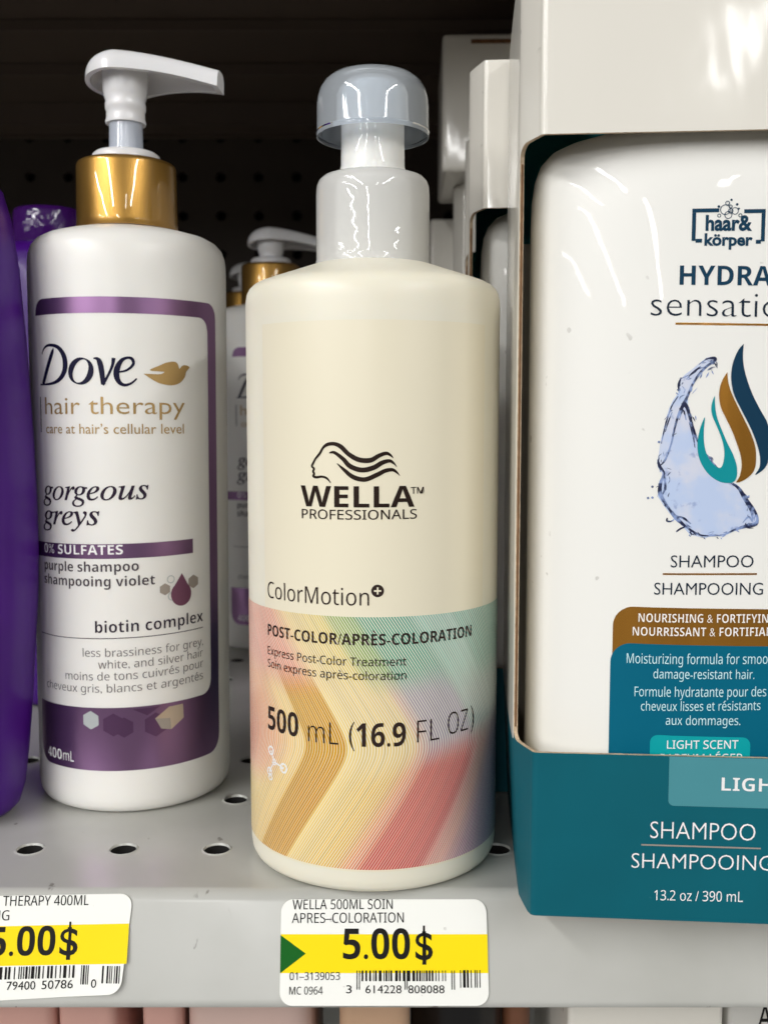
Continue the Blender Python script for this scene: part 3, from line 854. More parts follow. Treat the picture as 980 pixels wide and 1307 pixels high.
# 0 gold 1 plum 2 grey 3 light grey 4 white
mb.rect(-23.4, -23.0, 111.3, 121.5, D, .10, 1)
mb.text('hair therapy', 'gill', -20.7, 22.9, 116.5, 116.75, 4.85, 'h', D, .10, 0, -.004)
mb.text('care at hair’s cellular level', 'gill', -20.45, 22.5, 111.05, 111.15, 2.8, 'h', D, .10, 0)
mb.text('gorgeous', 'ital', -22.9, 11.6, 91.9, 92.7, 3.95, 'x', D, .10, 1, .008)
mb.text('greys', 'ital', -23.3, -2.2, 84.7, 85.3, 3.95, 'x', D, .10, 1, .008)
mb.text('0% SULFATES', 'bold', -23.1, 4.2, 76.3, 76.9, 2.75, 'S', D, .12, 4, -.004)
mb.text('purple shampoo', 'bold', -23.2, 8.5, 71.3, 72.1, 2.95, 'l', D, .10, 2, -.008)
mb.text('shampooing violet', 'bold', -23.4, 13.0, 67.2, 67.9, 2.95, 'h', D, .10, 2, -.008)
mb.text('biotin complex', 'bold', -4.2, 28.7, 54.1, 55.2, 3.5, 'b', D, .10, 1, -.012)
mb.ribbon([(-26.3 + 55 * i / 24, 52.1 + max(0, 1.25 * (-4 + i) / 20), .22) for i in range(25)], D, .10, 1, sub=2)
mb.text('less brassiness for grey,', 'sans', -8.2, 28.7, 47.0, 48.0, 2.5, 'l', D, .10, 3, -.006)
mb.text('white, and silver hair', 'sans', -3.5, 28.5, 43.7, 44.6, 2.5, 'h', D, .10, 3, -.006)
mb.text('moins de tons cuivrés pour', 'sans', -14.5, 28.6, 39.8, 41.4, 2.5, 'd', D, .10, 3, -.006)
mb.text('cheveux gris, blancs et argentés', 'sans', -23.5, 28.5, 36.0, 37.7, 2.5, 'h', D, .10, 3, -.006)
mb.text('400', 'bold', -23.9, -16.8, 15.1, 15.3, 3.05, '4', D, .12, 4, -.006)
mb.text('mL', 'sans', -16.2, -12.1, 15.3, 15.4, 3.05, 'L', D, .12, 4)
mb.build('lettering', [M['gold_ink'], M['plum_ink'], M['grey_ink'], M['light_grey_ink'], M['white_ink']], db, angle=0)
mb = MB()
hexa(mb, 15.9, 66.2, 1.75, .09, 1)
hexa(mb, 25.2, 67.6, 2.05, .09, 1)
mb.disc(18.0, 64.0, 1.3, D, .08, 2, 20, .95)
mb.disc(17.7, 69.0, 1.2, D, .08, 2, 20, .9)
dp = []
for k in range(25):
    a = R(-230 + 280 * k / 24)
    dp.append((21.0 + 3.35 * math.cos(a), 64.4 + 3.5 * math.sin(a)))
dp.append((21.2, 70.5))
mb.poly(dp, D, .12, 0)
mb.build('drop_emblem', [M['plum_drop'], M['taupe_ink'], M['grey_foil']], db, angle=0)

mb = MB()
mb.lathe([(14.0, 171.9), (14.9, 171.8), (15.1, 172.3), (15.0, 174), (14.85, 190.2), (14.6, 191.2), (13.9, 191.7), (9, 191.8)], 112, cap0=False)
mb.build('gold_collar', M['gold_metal'], db, angle=60)
mb = MB()
mb.lathe([(10.2, 191.6), (10.25, 193.0), (9.9, 194.2), (9.0, 194.9), (7.5, 195.2), (5.5, 195.3)], 80)
mb.build('collar_disc', M['pump_white'], db, angle=60)
mb = MB()
mb.lathe([(5.15, 195), (5.05, 199), (5.0, 206)], 64)
stem = mb.build('pump_stem', M['clear_blue'], db, angle=60)
mb = MB()
mb.lathe([(2.4, 195), (2.4, 207)], 40)
mb.build('inner_rod', M['pump_white'], stem, angle=60)
mb = MB()
mb.lathe([(5.1, 203.6), (5.9, 203.5), (6.05, 204.2), (5.75, 205.0), (5.7, 207.2), (6.0, 207.6), (6.05, 209.2), (5.8, 210.0), (6.3, 211.6), (6.55, 213), (6.7, 216), (6.9, 221)], 72)
mb.build('pump_sleeve', M['pump_white'], db, angle=60)

# pump head: a shell lofted along the spout
def pump_head():
    mb = MB()
    st = []
    RL, TIP = 11.6, 29.8
    for k in range(15):
        a = math.pi / 2 * k / 14
        st.append(-RL * math.cos(a))
    st += [2, 4, 6, 8, 10.5, 13, 16, 19, 21.5, 24, 26.5, 28.8, TIP]
    na = 26
    vs, fs = [], []
    for s in st:
        if s <= 0:
            q = max(0.0, 1 - (s / RL) ** 2)
            w = RL * math.sqrt(q)
            top = 216.6 + 7.6 * q ** .42
            rim = 216.6 - .3 * (1 - q)
        else:
            f = s / TIP
            w = RL * (1 - f) ** 1.2 + 3.3 * (1 - (1 - f) ** 1.2)
            top = 224.2 - 5.4 * f ** 1.6
            rim = 216.6 - 3.2 * f ** 1.3 + 1.0 * math.sin(math.pi * f)
        w = max(w, .05)
        for j in range(na + 1):
            a = math.pi * j / na
            ca, sa = math.cos(a), math.sin(a)
            y = w * math.copysign(abs(ca) ** .62, ca)
            z = rim + (top - rim) * abs(sa) ** .62
            vs.append((s * MM, y * MM, z * MM))
    m = na + 1
    for i in range(len(st) - 1):
        for j in range(na):
            fs.append((i * m + j, (i + 1) * m + j, (i + 1) * m + j + 1, i * m + j + 1))
    fs = [f[::-1] for f in fs]
    e = (len(st) - 1) * m
    fs.append(tuple(e + j for j in range(m)))
    mb.add(vs, fs)
    return mb
o = pump_head().build('pump_head', M['pump_white'], db, angle=55)
o.rotation_euler = (0, 0, R(-9))
for vtx in o.data.vertices:   # the head sits a little cocked on its stem
    y, z = vtx.co.y, vtx.co.z - .217
    vtx.co.y, vtx.co.z = y * math.cos(R(-7)) - z * math.sin(R(-7)),   .2157 + y * math.sin(R(-7)) + z * math.cos(R(-7))
bm = bmesh.new(); bm.from_mesh(o.data); bmesh.ops.recalc_face_normals(bm, faces=bm.faces)
if sum((f.normal.z for f in bm.faces)) < 0:
    bmesh.ops.reverse_faces(bm, faces=bm.faces)
bm.to_mesh(o.data); bm.free()
solidify(o, 0.0014, -1)

d2 = another(db, (-0.0569, 0.256, 0), R(15), 'white pump bottle with gold collar half hidden behind the cream bottle')
for q in d2.children:
    if q.name.startswith(('pump_head', 'pump_sleeve')):
        q.location.z -= 0.0135
d3 = another(db, (-0.0836, 0.375, 0), R(9), 'rearmost white pump bottle, only its gold collar edge showing in the dark')

for q in d3.children:
    if q.name.startswith(('pump_head', 'pump_sleeve')):
        q.location.z -= 0.0135
db.rotation_euler = (0, R(.3), 0)

# ------------------------------------------------------------------ purple bottles
pb = thing('purple_bottle', 'glossy violet plastic bottle cut off by the left edge, on the grey shelf', 'bottle', (-0.1318, 0.020, 0), 0, 'violet plastic bottles')
mb = MB()
prof = [(0, 1), (14, 1), (19, .3), (22.5, 1.0), (24.4, 3.0), (26.0, 8), (27.4, 18), (28.8, 32), (29.8, 45), (31.2, 62), (31.9, 77), (31.9, 92), (31.4, 110), (30.4, 135), (28.9, 158), (27.2, 171), (25.2, 178.5),
        (22.5, 181.8), (18, 183.8), (13, 184.4), (11, 184.5)]
mb.lathe(prof, 112, sy=.8)
mb.build('bottle_body', M['purple_plastic'], pb, angle=60)
mb = MB()
mb.lathe([(11.5, 184.3), (13.8, 184.4), (14.1, 185), (13.2, 196.4), (12.8, 197.6), (12, 198.1), (11.4, 197.8), (10, 197.6)], 80, sy=.85)
mb.build('cap', M['purple_cap'], pb, angle=60)
another(pb, (-0.1345, 0.148, 0), 0, 'dark violet bottle behind the front white pump bottle, its shiny cap showing')

# ------------------------------------------------------------------ display cartons and their bottles
PSI = R(4.5)
CW, CD, CH = 88.0, 78.0, 219.0
LIP, HEAD, TCUT = 39.2, 177.0, 10.0

def carton_path():
    """footprint outline in mm: from the back left, round the front, to the back right; (x, y, depth-from-front)"""
    pts = [(-3.5, 78.0), (-3.7, 60), (-3.8, 40), (-3.8, 26), (-3.75, 16), (-3.65, 12)]
    n = 12
    for k in range(n + 1):          # the corner panel turns in towards the front
        f = k / n
        pts.append((-3.6 + 4.0 * f ** 1.15, 10.8 - 9.8 * f))
    for k in range(1, 6):
        a = k / 6
        pts.append((0.4 + 1.6 * (1 - math.cos(a * math.pi / 2)), 1.0 * (1 - math.sin(a * math.pi / 2))))
    for k in range(0, 15):
        pts.append((2.0 + (CW - 2.0) * k / 14, 0.0))
    pts += [(CW + .9, .9), (CW + 1.2, 2.6), (CW + 1.6, 8), (CW + 1.6, 20), (CW + 1.6, 40), (CW + 1.6, 78)]
    return pts

def make_carton(label, loc, rot):
    t = thing('display_carton', label, 'carton', loc, rot, 'open fronted display cartons')
    P = carton_path()
    mb = MB()
    # refine near the cut so its rounded upper corner reads
    Q = []
    for (x, y) in P:
        Q.append((x, y))
    def hi(x, y):
        if x > CW / 2:
            return HEAD if y < TCUT + 1e-5 else None
        if y > TCUT + 1e-5:
            return None
        d = max(0.0, TCUT - y)
        r = 3.2
        return HEAD - (r - math.sqrt(max(0, r * r - (r - min(d, r)) ** 2)))
    def lo(x, y):
        if y > TCUT + 1e-5:
            return None
        d = max(0.0, TCUT - y)
        r = 2.6
        return LIP + (r - math.sqrt(max(0, r * r - (r - min(d, r)) ** 2))) if x < CW / 2 else LIP
    # insert stations close to the cut
    out = []
    for i, q in enumerate(Q):
        out.append(q)
        if i + 1 < len(Q):
            a, b = q, Q[i + 1]
            if max(a[1], b[1]) <= 12.1 and min(a[1], b[1]) >= 5 and a[0] < CW / 2:
                for k in range(1, 6):
                    out.append((a[0] + (b[0] - a[0]) * k / 6, a[1] + (b[1] - a[1]) * k / 6))
    Q = []
    for i, q in enumerate(out):
        if i and (out[i - 1][1] - TCUT) * (q[1] - TCUT) < 0:
            a = out[i - 1]
            f = (TCUT - a[1]) / (q[1] - a[1])
            Q.append((a[0] + (q[0] - a[0]) * f, TCUT))
        Q.append(q)
    n = len(Q)
    vs, fs, ms, rows = [], [], [], []
    idx = {}
    def vert(i, z):
        k = (i, round(z, 3))
        if k not in idx:
            idx[k] = len(vs)
            x, y = Q[i]
            if x < 0:
                x *= .45 + .55 * min(z / 40.0, 1.0)
            vs.append((x * MM, y * MM, z * MM))
        return idx[k]
    for i in range(n - 1):
        ym = (Q[i][1] + Q[i + 1][1]) / 2
        xm = (Q[i][0] + Q[i + 1][0]) / 2
        def seg(za0, zb0, za1, zb1, mat, k=1):
            for j in range(k):
                a0 = za0 + (zb0 - za0) * j / k; b0 = za0 + (zb0 - za0) * (j + 1) / k
                a1 = za1 + (zb1 - za1) * j / k; b1 = za1 + (zb1 - za1) * (j + 1) / k
                fs.append((vert(i, a0), vert(i + 1, a1), vert(i + 1, b1), vert(i, b0))); ms.append(mat)
        if ym < TCUT:
            l0, l1 = lo(*Q[i]), lo(*Q[i + 1])
            h0, h1 = hi(*Q[i]), hi(*Q[i + 1])
            l0 = LIP + 2.6 if (l0 is None) else l0; l1 = LIP + 2.6 if l1 is None else l1
            h0 = HEAD - 3.2 if h0 is None else h0; h1 = HEAD - 3.2 if h1 is None else h1
            seg(.3, l0, .3, l1, 1, 6)
            seg(h0, CH, h1, CH, 0, 1)
        else:
            edge_here = abs(Q[i][1] - TCUT) < 1e-6 or abs(Q[i + 1][1] - TCUT) < 1e-6
            def stops(q):
                if abs(q[1] - TCUT) < 1e-6:
                    l = lo(q[0], q[1]); h = hi(q[0], q[1])
                    return l, h
                return LIP, HEAD - 3.2
            (l0, h0), (l1, h1) = stops(Q[i]), stops(Q[i + 1])
            seg(.3, l0, .3, l1, 1, 6)
            seg(l0, h0, l1, h1, 0)
            seg(h0, CH, h1, CH, 0)
    mb.add(vs, fs)
    mb.m = ms
    o = mb.build('carton_wall', [M['card_white'], M['card_teal'], M['card_inside'], M['card_inside'], M['card_edge'], M['card_edge']], t, angle=40)
    solidify(o, 0.00095, -1, rim=4, inner=2)
    # brown fluting seen in the cut edge
    mb = MB()
    xc = [q for q in Q if abs(q[1] - TCUT) < 1e-6][0][0]
    mb.box((xc + .28) * MM, (xc + .68) * MM, (TCUT - .05) * MM, (TCUT + .3) * MM, (LIP + 3) * MM, (HEAD - 4.0) * MM)
    mb.build('fluting', M['card_core'], o)
    mb = MB()
    mb.box(-1.5 * MM, (CW + .1) * MM, 76.6 * MM, 77.8 * MM, 1.4 * MM, 166 * MM)
    mb.box(-1.5 * MM, (CW + .1) * MM, 76.6 * MM, 77.8 * MM, 166 * MM, 217.3 * MM, 1)
    o2 = mb.build('back_panel', [M['card_inside'], M['inner_teal']], t)
    mb = MB()
    fx = [((max(q[0], -1.2) + (1.4 if q[0] < CW / 2 else -1.4)) * MM, max(q[1], 1.5) * MM) for q in Q]
    for z0, z1 in ((.35, 1.3), (217.4, 218.7)):
        mb = MB()
        k = len(fx)
        mb.add([(x, y, z0 * MM) for x, y in fx] + [(x, y, z1 * MM) for x, y in fx],
               [tuple(range(k - 1, -1, -1)), tuple(range(k, 2 * k))] + [(a, (a + 1) % k, k + (a + 1) % k, k + a) for a in range(k)], 0)
        mb.build('end_flap', M['card_inside'], t)
    return t, o

def Cw(u, v, off=0.0):
    return (u * MM, -off * MM, v * MM)

c1, wall1 = make_carton('teal based white display carton nearest the viewer, its open front showing a white bottle', (0.0335, -0.043, 0), -PSI)
mb = MB()
mb.poly([(31.3, 39.1), (31.3, 28.9)] + [(32.6 - 1.3 * math.cos(R(a)), 28.9 - 1.3 * math.sin(R(a))) for a in (15, 30, 45, 60, 75, 90)] + [(80, 27.6), (80, 39.1)], Cw, .06, 0, 100)
mb.text('LIGHT SCENT', 'bold', 43.05, 74.0, 31.5, 31.5, 3.05, 'L', Cw, .12, 1, -.008, 100)
mb.text('SHAMPOO', 'gill', 27.45, 50.9, 19.8, 19.9, 3.95, 'H', Cw, .06, 1, -.012, 100)
mb.rect(25.5, 52.2, 18.0, 18.35, Cw, .06, 2, 100)
mb.text('SHAMPOOING', 'gill', 23.4, 54.9, 12.6, 13.0, 3.5, 'H', Cw, .06, 1, -.012, 100)
mb.text('13.2 oz / 390 mL', 'sans', 28.7, 48.6, 5.1, 5.4, 2.4, '1', Cw, .06, 1, 0, 100)
mb.build('printed_lettering', [M['card_teal_pale'], M['white_ink'], M['taupe_ink']], wall1, angle=0)
def Sw(u, v, off=0.0):
    # outer left side of the carton, u running back from the cut
    return ((-3.5 - off) * MM, u * MM, v * MM)
mb = MB()
for k, ch in enumerate('ARDYH'):
    V, F = glyphs(ch, 'bold')
    mb.add([Sw(60 - p[1] * 9, 184 + k * 6.2 + p[0] * 6.2, .12) for p in V], [f[::-1] for f in F], 0)
mb.build('side_lettering', M['dark_ink'], wall1, angle=0)

# the bottle inside
XC, YC, AX, BY, EX = 42.5, 25.0, 42.4, 21.0, 2.6
sb = thing('shampoo_bottle', 'white flat shampoo bottle with water splash print inside the nearest display carton', 'bottle', (0, 0, 0), -PSI, 'white bottles inside display cartons')
def carton_to_world(x, y, base=(0.0335, -0.043), a=-PSI):
    c, s_ = math.cos(a), math.sin(a)
    return (base[0] + (x * c - y * s_) * MM, base[1] + (x * s_ + y * c) * MM, 0.0015)
sb.location = carton_to_world(XC, YC)
Z0 = 1.5   # base height above the shelf, subtracted from label heights
def super_ring(a, b, z, seg=120):
    out = []
    for i in range(seg):
        t_ = 2 * math.pi * i / seg
        c, s_ = math.cos(t_), math.sin(t_)
        out.append((a * math.copysign(abs(c) ** (2 / EX), c) * MM, b * math.copysign(abs(s_) ** (2 / EX), s_) * MM, z * MM))
    return out
mb = MB()
lev = [(31, 13, .4), (37, 16.5, .1), (39.7, 18.6, .9), (41.6, 20.2, 3), (42.4, 21, 7), (42.4, 21, 50), (42.4, 21, 100), (42.4, 21, 150), (42.4, 21, 160), (42.2, 20.9, 166), (41.6, 20.5, 170.5), (40.4, 19.9, 173.8), (38.2, 19, 176.2),
       (35, 17.8, 177.7), (30, 16.2, 179.0), (20, 14, 180.6), (13, 12.4, 181.6), (12, 12, 183), (12, 12, 186)]
seg = 120
vs, fs = [], []
for a, b, z in lev:
    vs += super_ring(a, b, z, seg)
for j in range(len(lev) - 1):
    for i in range(seg):
        k = (i + 1) % seg
        fs.append((j * seg + i, j * seg + k, (j + 1) * seg + k, (j + 1) * seg + i))
fs.append(tuple(range(seg - 1, -1, -1)))
fs.append(tuple((len(lev) - 1) * seg + i for i in range(seg)))
mb.add(vs, fs)
mb.build('bottle_body', M['bottle_white'], sb, angle=60)
def B(u, v, off=0.0):
    q = min(abs(u) / AX, .999)
    y = BY * (1 - q ** EX) ** (1 / EX)
    return (u * MM, (-y - off) * MM, (v - Z0) * MM)
mb = MB()
mb.poly(SPLASH, B, .06, 0)
for st in SPLINES:
    mb.ribbon([(x, y, w_ * 1.7) for x, y, w_ in st], B, .09, 1, sub=4)
rs = random.Random(5)
for k in range(130):   # flecks and ripples along the torn rim of the splash
    i = rs.randrange(len(SPLASH))
    a, b = SPLASH[i], SPLASH[(i + 1) % len(SPLASH)]
    f = rs.random()
    x, y = a[0] + (b[0] - a[0]) * f, a[1] + (b[1] - a[1]) * f
    if x > 3.2 and y > 96:
        continue
    x += (-2 - x) * rs.random() ** 2 * .25 + rs.gauss(0, .15)
    y += (100 - y) * rs.random() ** 2 * .12 + rs.gauss(0, .15)
    dx, dy = b[0] - a[0], b[1] - a[1]
    l = math.hypot(dx, dy) or 1
    t_ = rs.uniform(.25, .9)
    q_ = rs.uniform(-.3, .3)
    dx, dy = dx / l * t_ - dy / l * q_, dy / l * t_ + dx / l * q_
    mb.ribbon([(x - dx, y - dy, .05), (x + rs.gauss(0, .1), y + rs.gauss(0, .1), rs.uniform(.12, .34)), (x + dx, y + dy, .04)], B, .085, 1, sub=3)
for u, v in DOTS:
    mb.disc(u, v, .28, B, .07, 1, 10)
mb.build('splash_print', [M['splash'], M['splash_edge']], sb, angle=0)
mb = MB()
sm = lambda L: [p[:2] for p in catmull([(a, b, 0) for a, b in L] + [(*L[0], 0)], 3)[:-1]]
mb.poly(sm(LEAF_TEAL), B, .12, 0)
mb.poly(sm(LEAF_GOLD), B, .12, 1)
mb.poly(sm(LEAF_NAVY), B, .12, 2)
mb.build('drop_emblem', [M['aqua_ink'], M['bronze_foil'], M['navy_teal_ink']], sb, angle=0)
mb = MB()
def rr_cols(u0, u1, lo_, hi_, r):
    us = [u0 + (u1 - u0) * i / 60 for i in range(61)] + [u0 + r * (1 - math.cos(R(a))) for a in range(0, 91, 10)] + [u1 - r * (1 - math.cos(R(a))) for a in range(0, 91, 10)]
    return [(u, lo_, hi_ - rnd(u, u0, u1, r)) for u in sorted(set(round(x, 4) for x in us))]
mb.columns(rr_cols(-23.6, 18.0, 60.0, 72.5, 4.6), B, .06, 0, 2)
mb.columns(rr_cols(-24.0, 18.0, 14.0, 63.95, 4.6), B, .10, 1, 4)
mb.columns(rr_cols(-14.8, 7.7, 33.0, 42.7, 1.8), B, .14, 2, 2)
panel = mb.build('label_panel', [M['bronze_foil'], M['label_teal'], M['label_aqua']], sb)
mb = MB()
mb.text('NOURISHING & FORTIFYING', 'bold', -18.0, 12.4, 69.0, 69.4, 2.0, 'N', B, .12, 0, -.014)
mb.text('NOURRISSANT & FORTIFIANT', 'bold', -19.2, 13.4, 65.8, 66.4, 2.0, 'N', B, .12, 0, -.014)
mb.text('Moisturizing formula for smooth,', 'sans', -20.4, 13.6, 59.3, 60.0, 2.3, 'M', B, .15, 1, -.003)
mb.text('damage-resistant hair.', 'sans', -14.4, 8.1, 56.0, 56.4, 2.25, 'd', B, .15, 1, -.003)
mb.text('Formule hydratante pour des', 'sans', -18.5, 10.9, 51.6, 52.4, 2.25, 'F', B, .15, 1, -.003)
mb.text('cheveux lisses et résistants', 'sans', -17.0, 9.7, 48.3, 49.2, 2.25, 'h', B, .15, 1, -.003)
mb.text('aux dommages.', 'sans', -11.4, 5.3, 45.2, 45.6, 2.25, 'd', B, .15, 1, -.003)
mb.text('LIGHT SCENT', 'sans', -11.0, 5.0, 39.6, 40.1, 1.95, 'L', B, .18, 0, .006)
mb.text('PARFUM LÉGER', 'sans', -12.4, 6.1, 36.4, 37.0, 1.9, 'L', B, .18, 0, .006)
mb.build('lettering', [M['white_ink'], M['pale_text']], panel, angle=0)
mb = MB()
# brackets of the brand mark
def bracket(pts):
    for a, b in zip(pts[:-1], pts[1:]):
        mb.rect(min(a[0], b[0]) - .42, max(a[0], b[0]) + .42, min(a[1], b[1]) - .42, max(a[1], b[1]) + .42, B, .08, 0)
bracket([(-3.2, 161.0), (-8.1, 161.0)]); bracket([(-8.1, 160.15), (-8.1, 154.9)]); bracket([(-7.25, 154.5), (-6.7, 154.5)])
bracket([(3.0, 160.7), (6.75, 160.7)]); bracket([(6.75, 159.85), (6.75, 154.6)]); bracket([(5.7, 154.1), (5.95, 154.1)])
mb.text('haar&', 'gill', -5.6, 4.4, 156.75, 156.6, 3.3, 'h', B, .08, 0, .034)
mb.text('körper', 'gill', -5.75, 4.6, 153.5, 153.35, 2.6, 'k', B, .08, 0, .034)
for u, v, r in BUB:
    mb.disc(u, v, r, B, .08, 0, 18, r - .16 if r > .3 else 0)
mb.build('brand_emblem', M['teal_ink'], sb, angle=0)
mb = MB()
mb.text('HYDRA', 'bold', -10.85, 9.0, 145.0, 144.6, 4.2, 'H', B, .08, 0, .0)
mb.text('sensation', 'gill', -16.9, 15.4, 138.3, 137.5, 3.55, 'x', B, .08, 1, -.015)
mb.text('SHAMPOO', 'gill', -11.2, 7.1, 81.8, 82.05, 2.75, 'H', B, .08, 1, -.004)
mb.text('SHAMPOOING', 'gill', -14.7, 9.4, 75.45, 75.8, 2.75, 'H', B, .08, 1, -.004)
mb.build('brand_lettering', [M['teal_ink'], M['dark_ink']], sb, angle=0)
for args in ((-11.5, 9.9, 136.3, 136.75, -.45), (-12.9, 7.9, 80.05, 80.45, .3)):
    mb = MB()
    mb.rect(*args[:4], B, .08, 0, dv=args[4])
    mb.build('gold_rule', M['bronze_foil'], sb, angle=0)
mb = MB()
mb.lathe([(13, 182), (14, 182.2), (14.2, 183), (14, 208), (13.4, 209.5), (12, 210)], 64)
mb.build('cap', M['pump_white'], sb, angle=60)

def place_carton(x, y, deg, label):
    return another(c1, (x, y, 0), R(deg), label)
c2 = place_carton(0.0285, 0.037, -5.0, 'white display carton directly behind the nearest carton, teal edge inside its opening')
for o in [q for q in c2.children_recursive if q.name.startswith(('printed_lettering', 'side_lettering'))]:
    pass
another(sb, carton_to_world(XC, YC + 1, (0.0285, 0.037), R(-5.0)), R(-5.0), 'white bottle in the shade inside the second display carton')
place_carton(0.0335, 0.116, -4.6, 'third white display carton from the front, a narrow strip behind the second carton')
place_carton(0.0345, 0.196, -4.0, 'rearmost white display carton, its side showing under the stacked box')

t = thing('white_box', 'plain white box stacked on top of the rear display cartons', 'box', (0.0245, 0.176, 0.2195), R(-1.5))
mb = MB()
bm = bmesh.new()
bmesh.ops.create_cube(bm, size=1)
bmesh.ops.scale(bm, vec=(.105, .068, .0565), verts=bm.verts)
bmesh.ops.translate(bm, vec=(.0525, .034, .02825), verts=bm.verts)
bmesh.ops.bevel(bm, geom=bm.edges[:], offset=.0022, segments=3, affect='EDGES', profile=.6)
me = bpy.data.meshes.new('box_body'); bm.to_mesh(me); bm.free()
me.materials.append(M['card_white'])
for p_ in me.polygons:
    p_.use_smooth = True
o = bpy.data.objects.new('box_body', me); COL.objects.link(o); o.parent = t
mb = MB(); mb.box(.012, .1, -.0006, .0004, .0522, .0538)
mb.build('flap_edge', M['card_core'], t)

t = thing('white_box', 'narrow white box at the back, half hidden behind the cream bottle', 'box', (0.0236, 0.262, 0), R(2))
bm = bmesh.new()
bmesh.ops.create_cube(bm, size=1)
bmesh.ops.scale(bm, vec=(.07, .06, .216), verts=bm.verts)
bmesh.ops.translate(bm, vec=(.035, .03, .108), verts=bm.verts)
bmesh.ops.bevel(bm, geom=bm.edges[:], offset=.002, segments=3, affect='EDGES', profile=.6)
me = bpy.data.meshes.new('box_body'); bm.to_mesh(me); bm.free()
me.materials.append(M['card_white'])
for p_ in me.polygons:
    p_.use_smooth = True
o = bpy.data.objects.new('box_body', me); COL.objects.link(o); o.parent = t

# ------------------------------------------------------------------ price tags on the sloping lip
def lipw(extra=None):
    ct, st_ = math.cos(TILT), math.sin(TILT)
    def w(u, v, off=0.0):
        o = off + (extra(u, v) if extra else 0)
        return (u * MM, -0.030 + v * st_ * MM - ct * o * MM, v * ct * MM + st_ * o * MM)
    return w
def rounded(c, r, n=6):
    """rounded outline of a convex quad"""
    out = []
    m = len(c)
    for i in range(m):
        p, q, s_ = Vector(c[i - 1]), Vector(c[i]), Vector(c[(i + 1) % m])
        a, b = (p - q).normalized(), (s_ - q).normalized()
        for k in range(n + 1):
            t_ = k / n
            out.append(tuple(q + a * r * (1 - t_) ** 2 + b * r * t_ ** 2))
    return out
random.seed(11)
def bars(mb, u0, u1, v0, v1, w, off, mat, n, dv=0.0, guard=None, g_low=0.0):
    x = u0
    ws = [random.choice((1, 1, 1, 2, 2, 3)) for _ in range(2 * n)]
    k = (u1 - u0) / sum(ws)
    for i, q in enumerate(ws):
        if i % 2 == 0:
            s_ = dv * (x - u0) / (u1 - u0)
            mb.flat([(x, v0 + s_), (x + q * k * .92, v0 + s_), (x + q * k * .92, v1 + s_), (x, v1 + s_)], [(0, 1, 2, 3)], w, off, mat)
        x += q * k
def tag_sheet(mb, corners, r, w, mat):
    """corners: lower left, lower right, upper right, upper left"""
    (ax, ay), (bx, by), (cx, cy), (dx, dy) = corners
    fr = sorted(set([i / 40 for i in range(41)] + [r / (bx - ax) * (1 - math.cos(R(q))) for q in range(0, 91, 9)] + [1 - r / (bx - ax) * (1 - math.cos(R(q))) for q in range(0, 91, 9)]))
    vs, fs, nv = [], [], 14
    for f in fr:
        pull = rnd(f * (bx - ax), 0, bx - ax, r)
        lo_, hi_ = ay + (by - ay) * f + pull, dy + (cy - dy) * f - pull
        for j in range(nv + 1):
            v = lo_ + (hi_ - lo_) * j / nv
            g = (v - (ay + (by - ay) * f)) / ((dy + (cy - dy) * f) - (ay + (by - ay) * f))
            vs.append((ax + (dx - ax) * g + f * ((bx + (cx - bx) * g) - (ax + (dx - ax) * g)), v))
    n = nv + 1
    for i in range(len(fr) - 1):
        for j in range(nv):
            fs.append((i * n + j, (i + 1) * n + j, (i + 1) * n + j + 1, i * n + j + 1))
    mb.flat(vs, fs, w, .45, mat)

w = lipw()
tg = thing('price_tag', 'white price tag with a green arrow, below the cream bottle', 'price tag', (0, 0, 0), 0, 'shelf price tags')
mb = MB()
tag_sheet(mb, [(-25.0, -26.0), (25.15, -26.0), (24.95, -1.9), (-25.1, -1.9)], 3.0, w, 0)
sh = mb.build('tag_sheet', M['tag_paper'], tg)
solidify(sh, 0.0003, -1)
mb = MB()
mb.rect(-25.0, 25.08, -18.7, -9.9, w, .49, 0, nv=6)
mb.poly([(-25.0, -18.75), (-18.9, -14.3), (-25.05, -10.1)], w, .53, 1)
B_ = .56
mb.text('WELLA 500ML SOIN', 'sans', -22.3, 2.1, -4.2, -4.1, 2.25, 'E', w, B_, 2)
mb.text('APRES–COLORATION', 'sans', -22.4, 4.8, -7.35, -7.2, 2.3, 'E', w, B_, 2)
mb.text('5.00', 'bold', -9.9, 6.3, -15.5, -15.5, 6.9, '5', w, B_, 2)
mb.text('$', 'bold', 7.6, 11.8, -15.6, -15.6, 6.6, '5', w, B_, 2, .012)
mb.rect(9.45, 9.95, -16.3, -7.9, w, B_, 2)
mb.text('01–3139053', 'sans', -22.7, -10.6, -20.25, -20.2, 1.75, '1', w, B_, 2)
mb.text('MC 0964', 'sans', -22.7, -14.7, -23.5, -23.45, 1.75, 'M', w, B_, 2)
bars(mb, -5.4, 15.6, -20.5, -18.1, w, B_, 2, 26)
for u in (-6.6, -6.0, 4.95, 5.45, 16.2, 16.8):
    mb.rect(u, u + .22, -22.4, -18.1, w, B_, 2)
bars(mb, 18.3, 23.4, -21.95, -18.0, w, B_, 2, 7)
mb.text('3', 'gill', -9.05, -7.75, -23.2, -23.2, 1.8, '3', w, B_, 2)
mb.text('614228', 'gill', -4.45, 4.2, -23.2, -23.2, 1.8, '6', w, B_, 2)
mb.text('808088', 'gill', 5.8, 14.5, -23.2, -23.2, 1.8, '8', w, B_, 2)
mb.build('tag_print', [M['tag_yellow'], M['tag_green'], M['tag_black']], sh, angle=0)

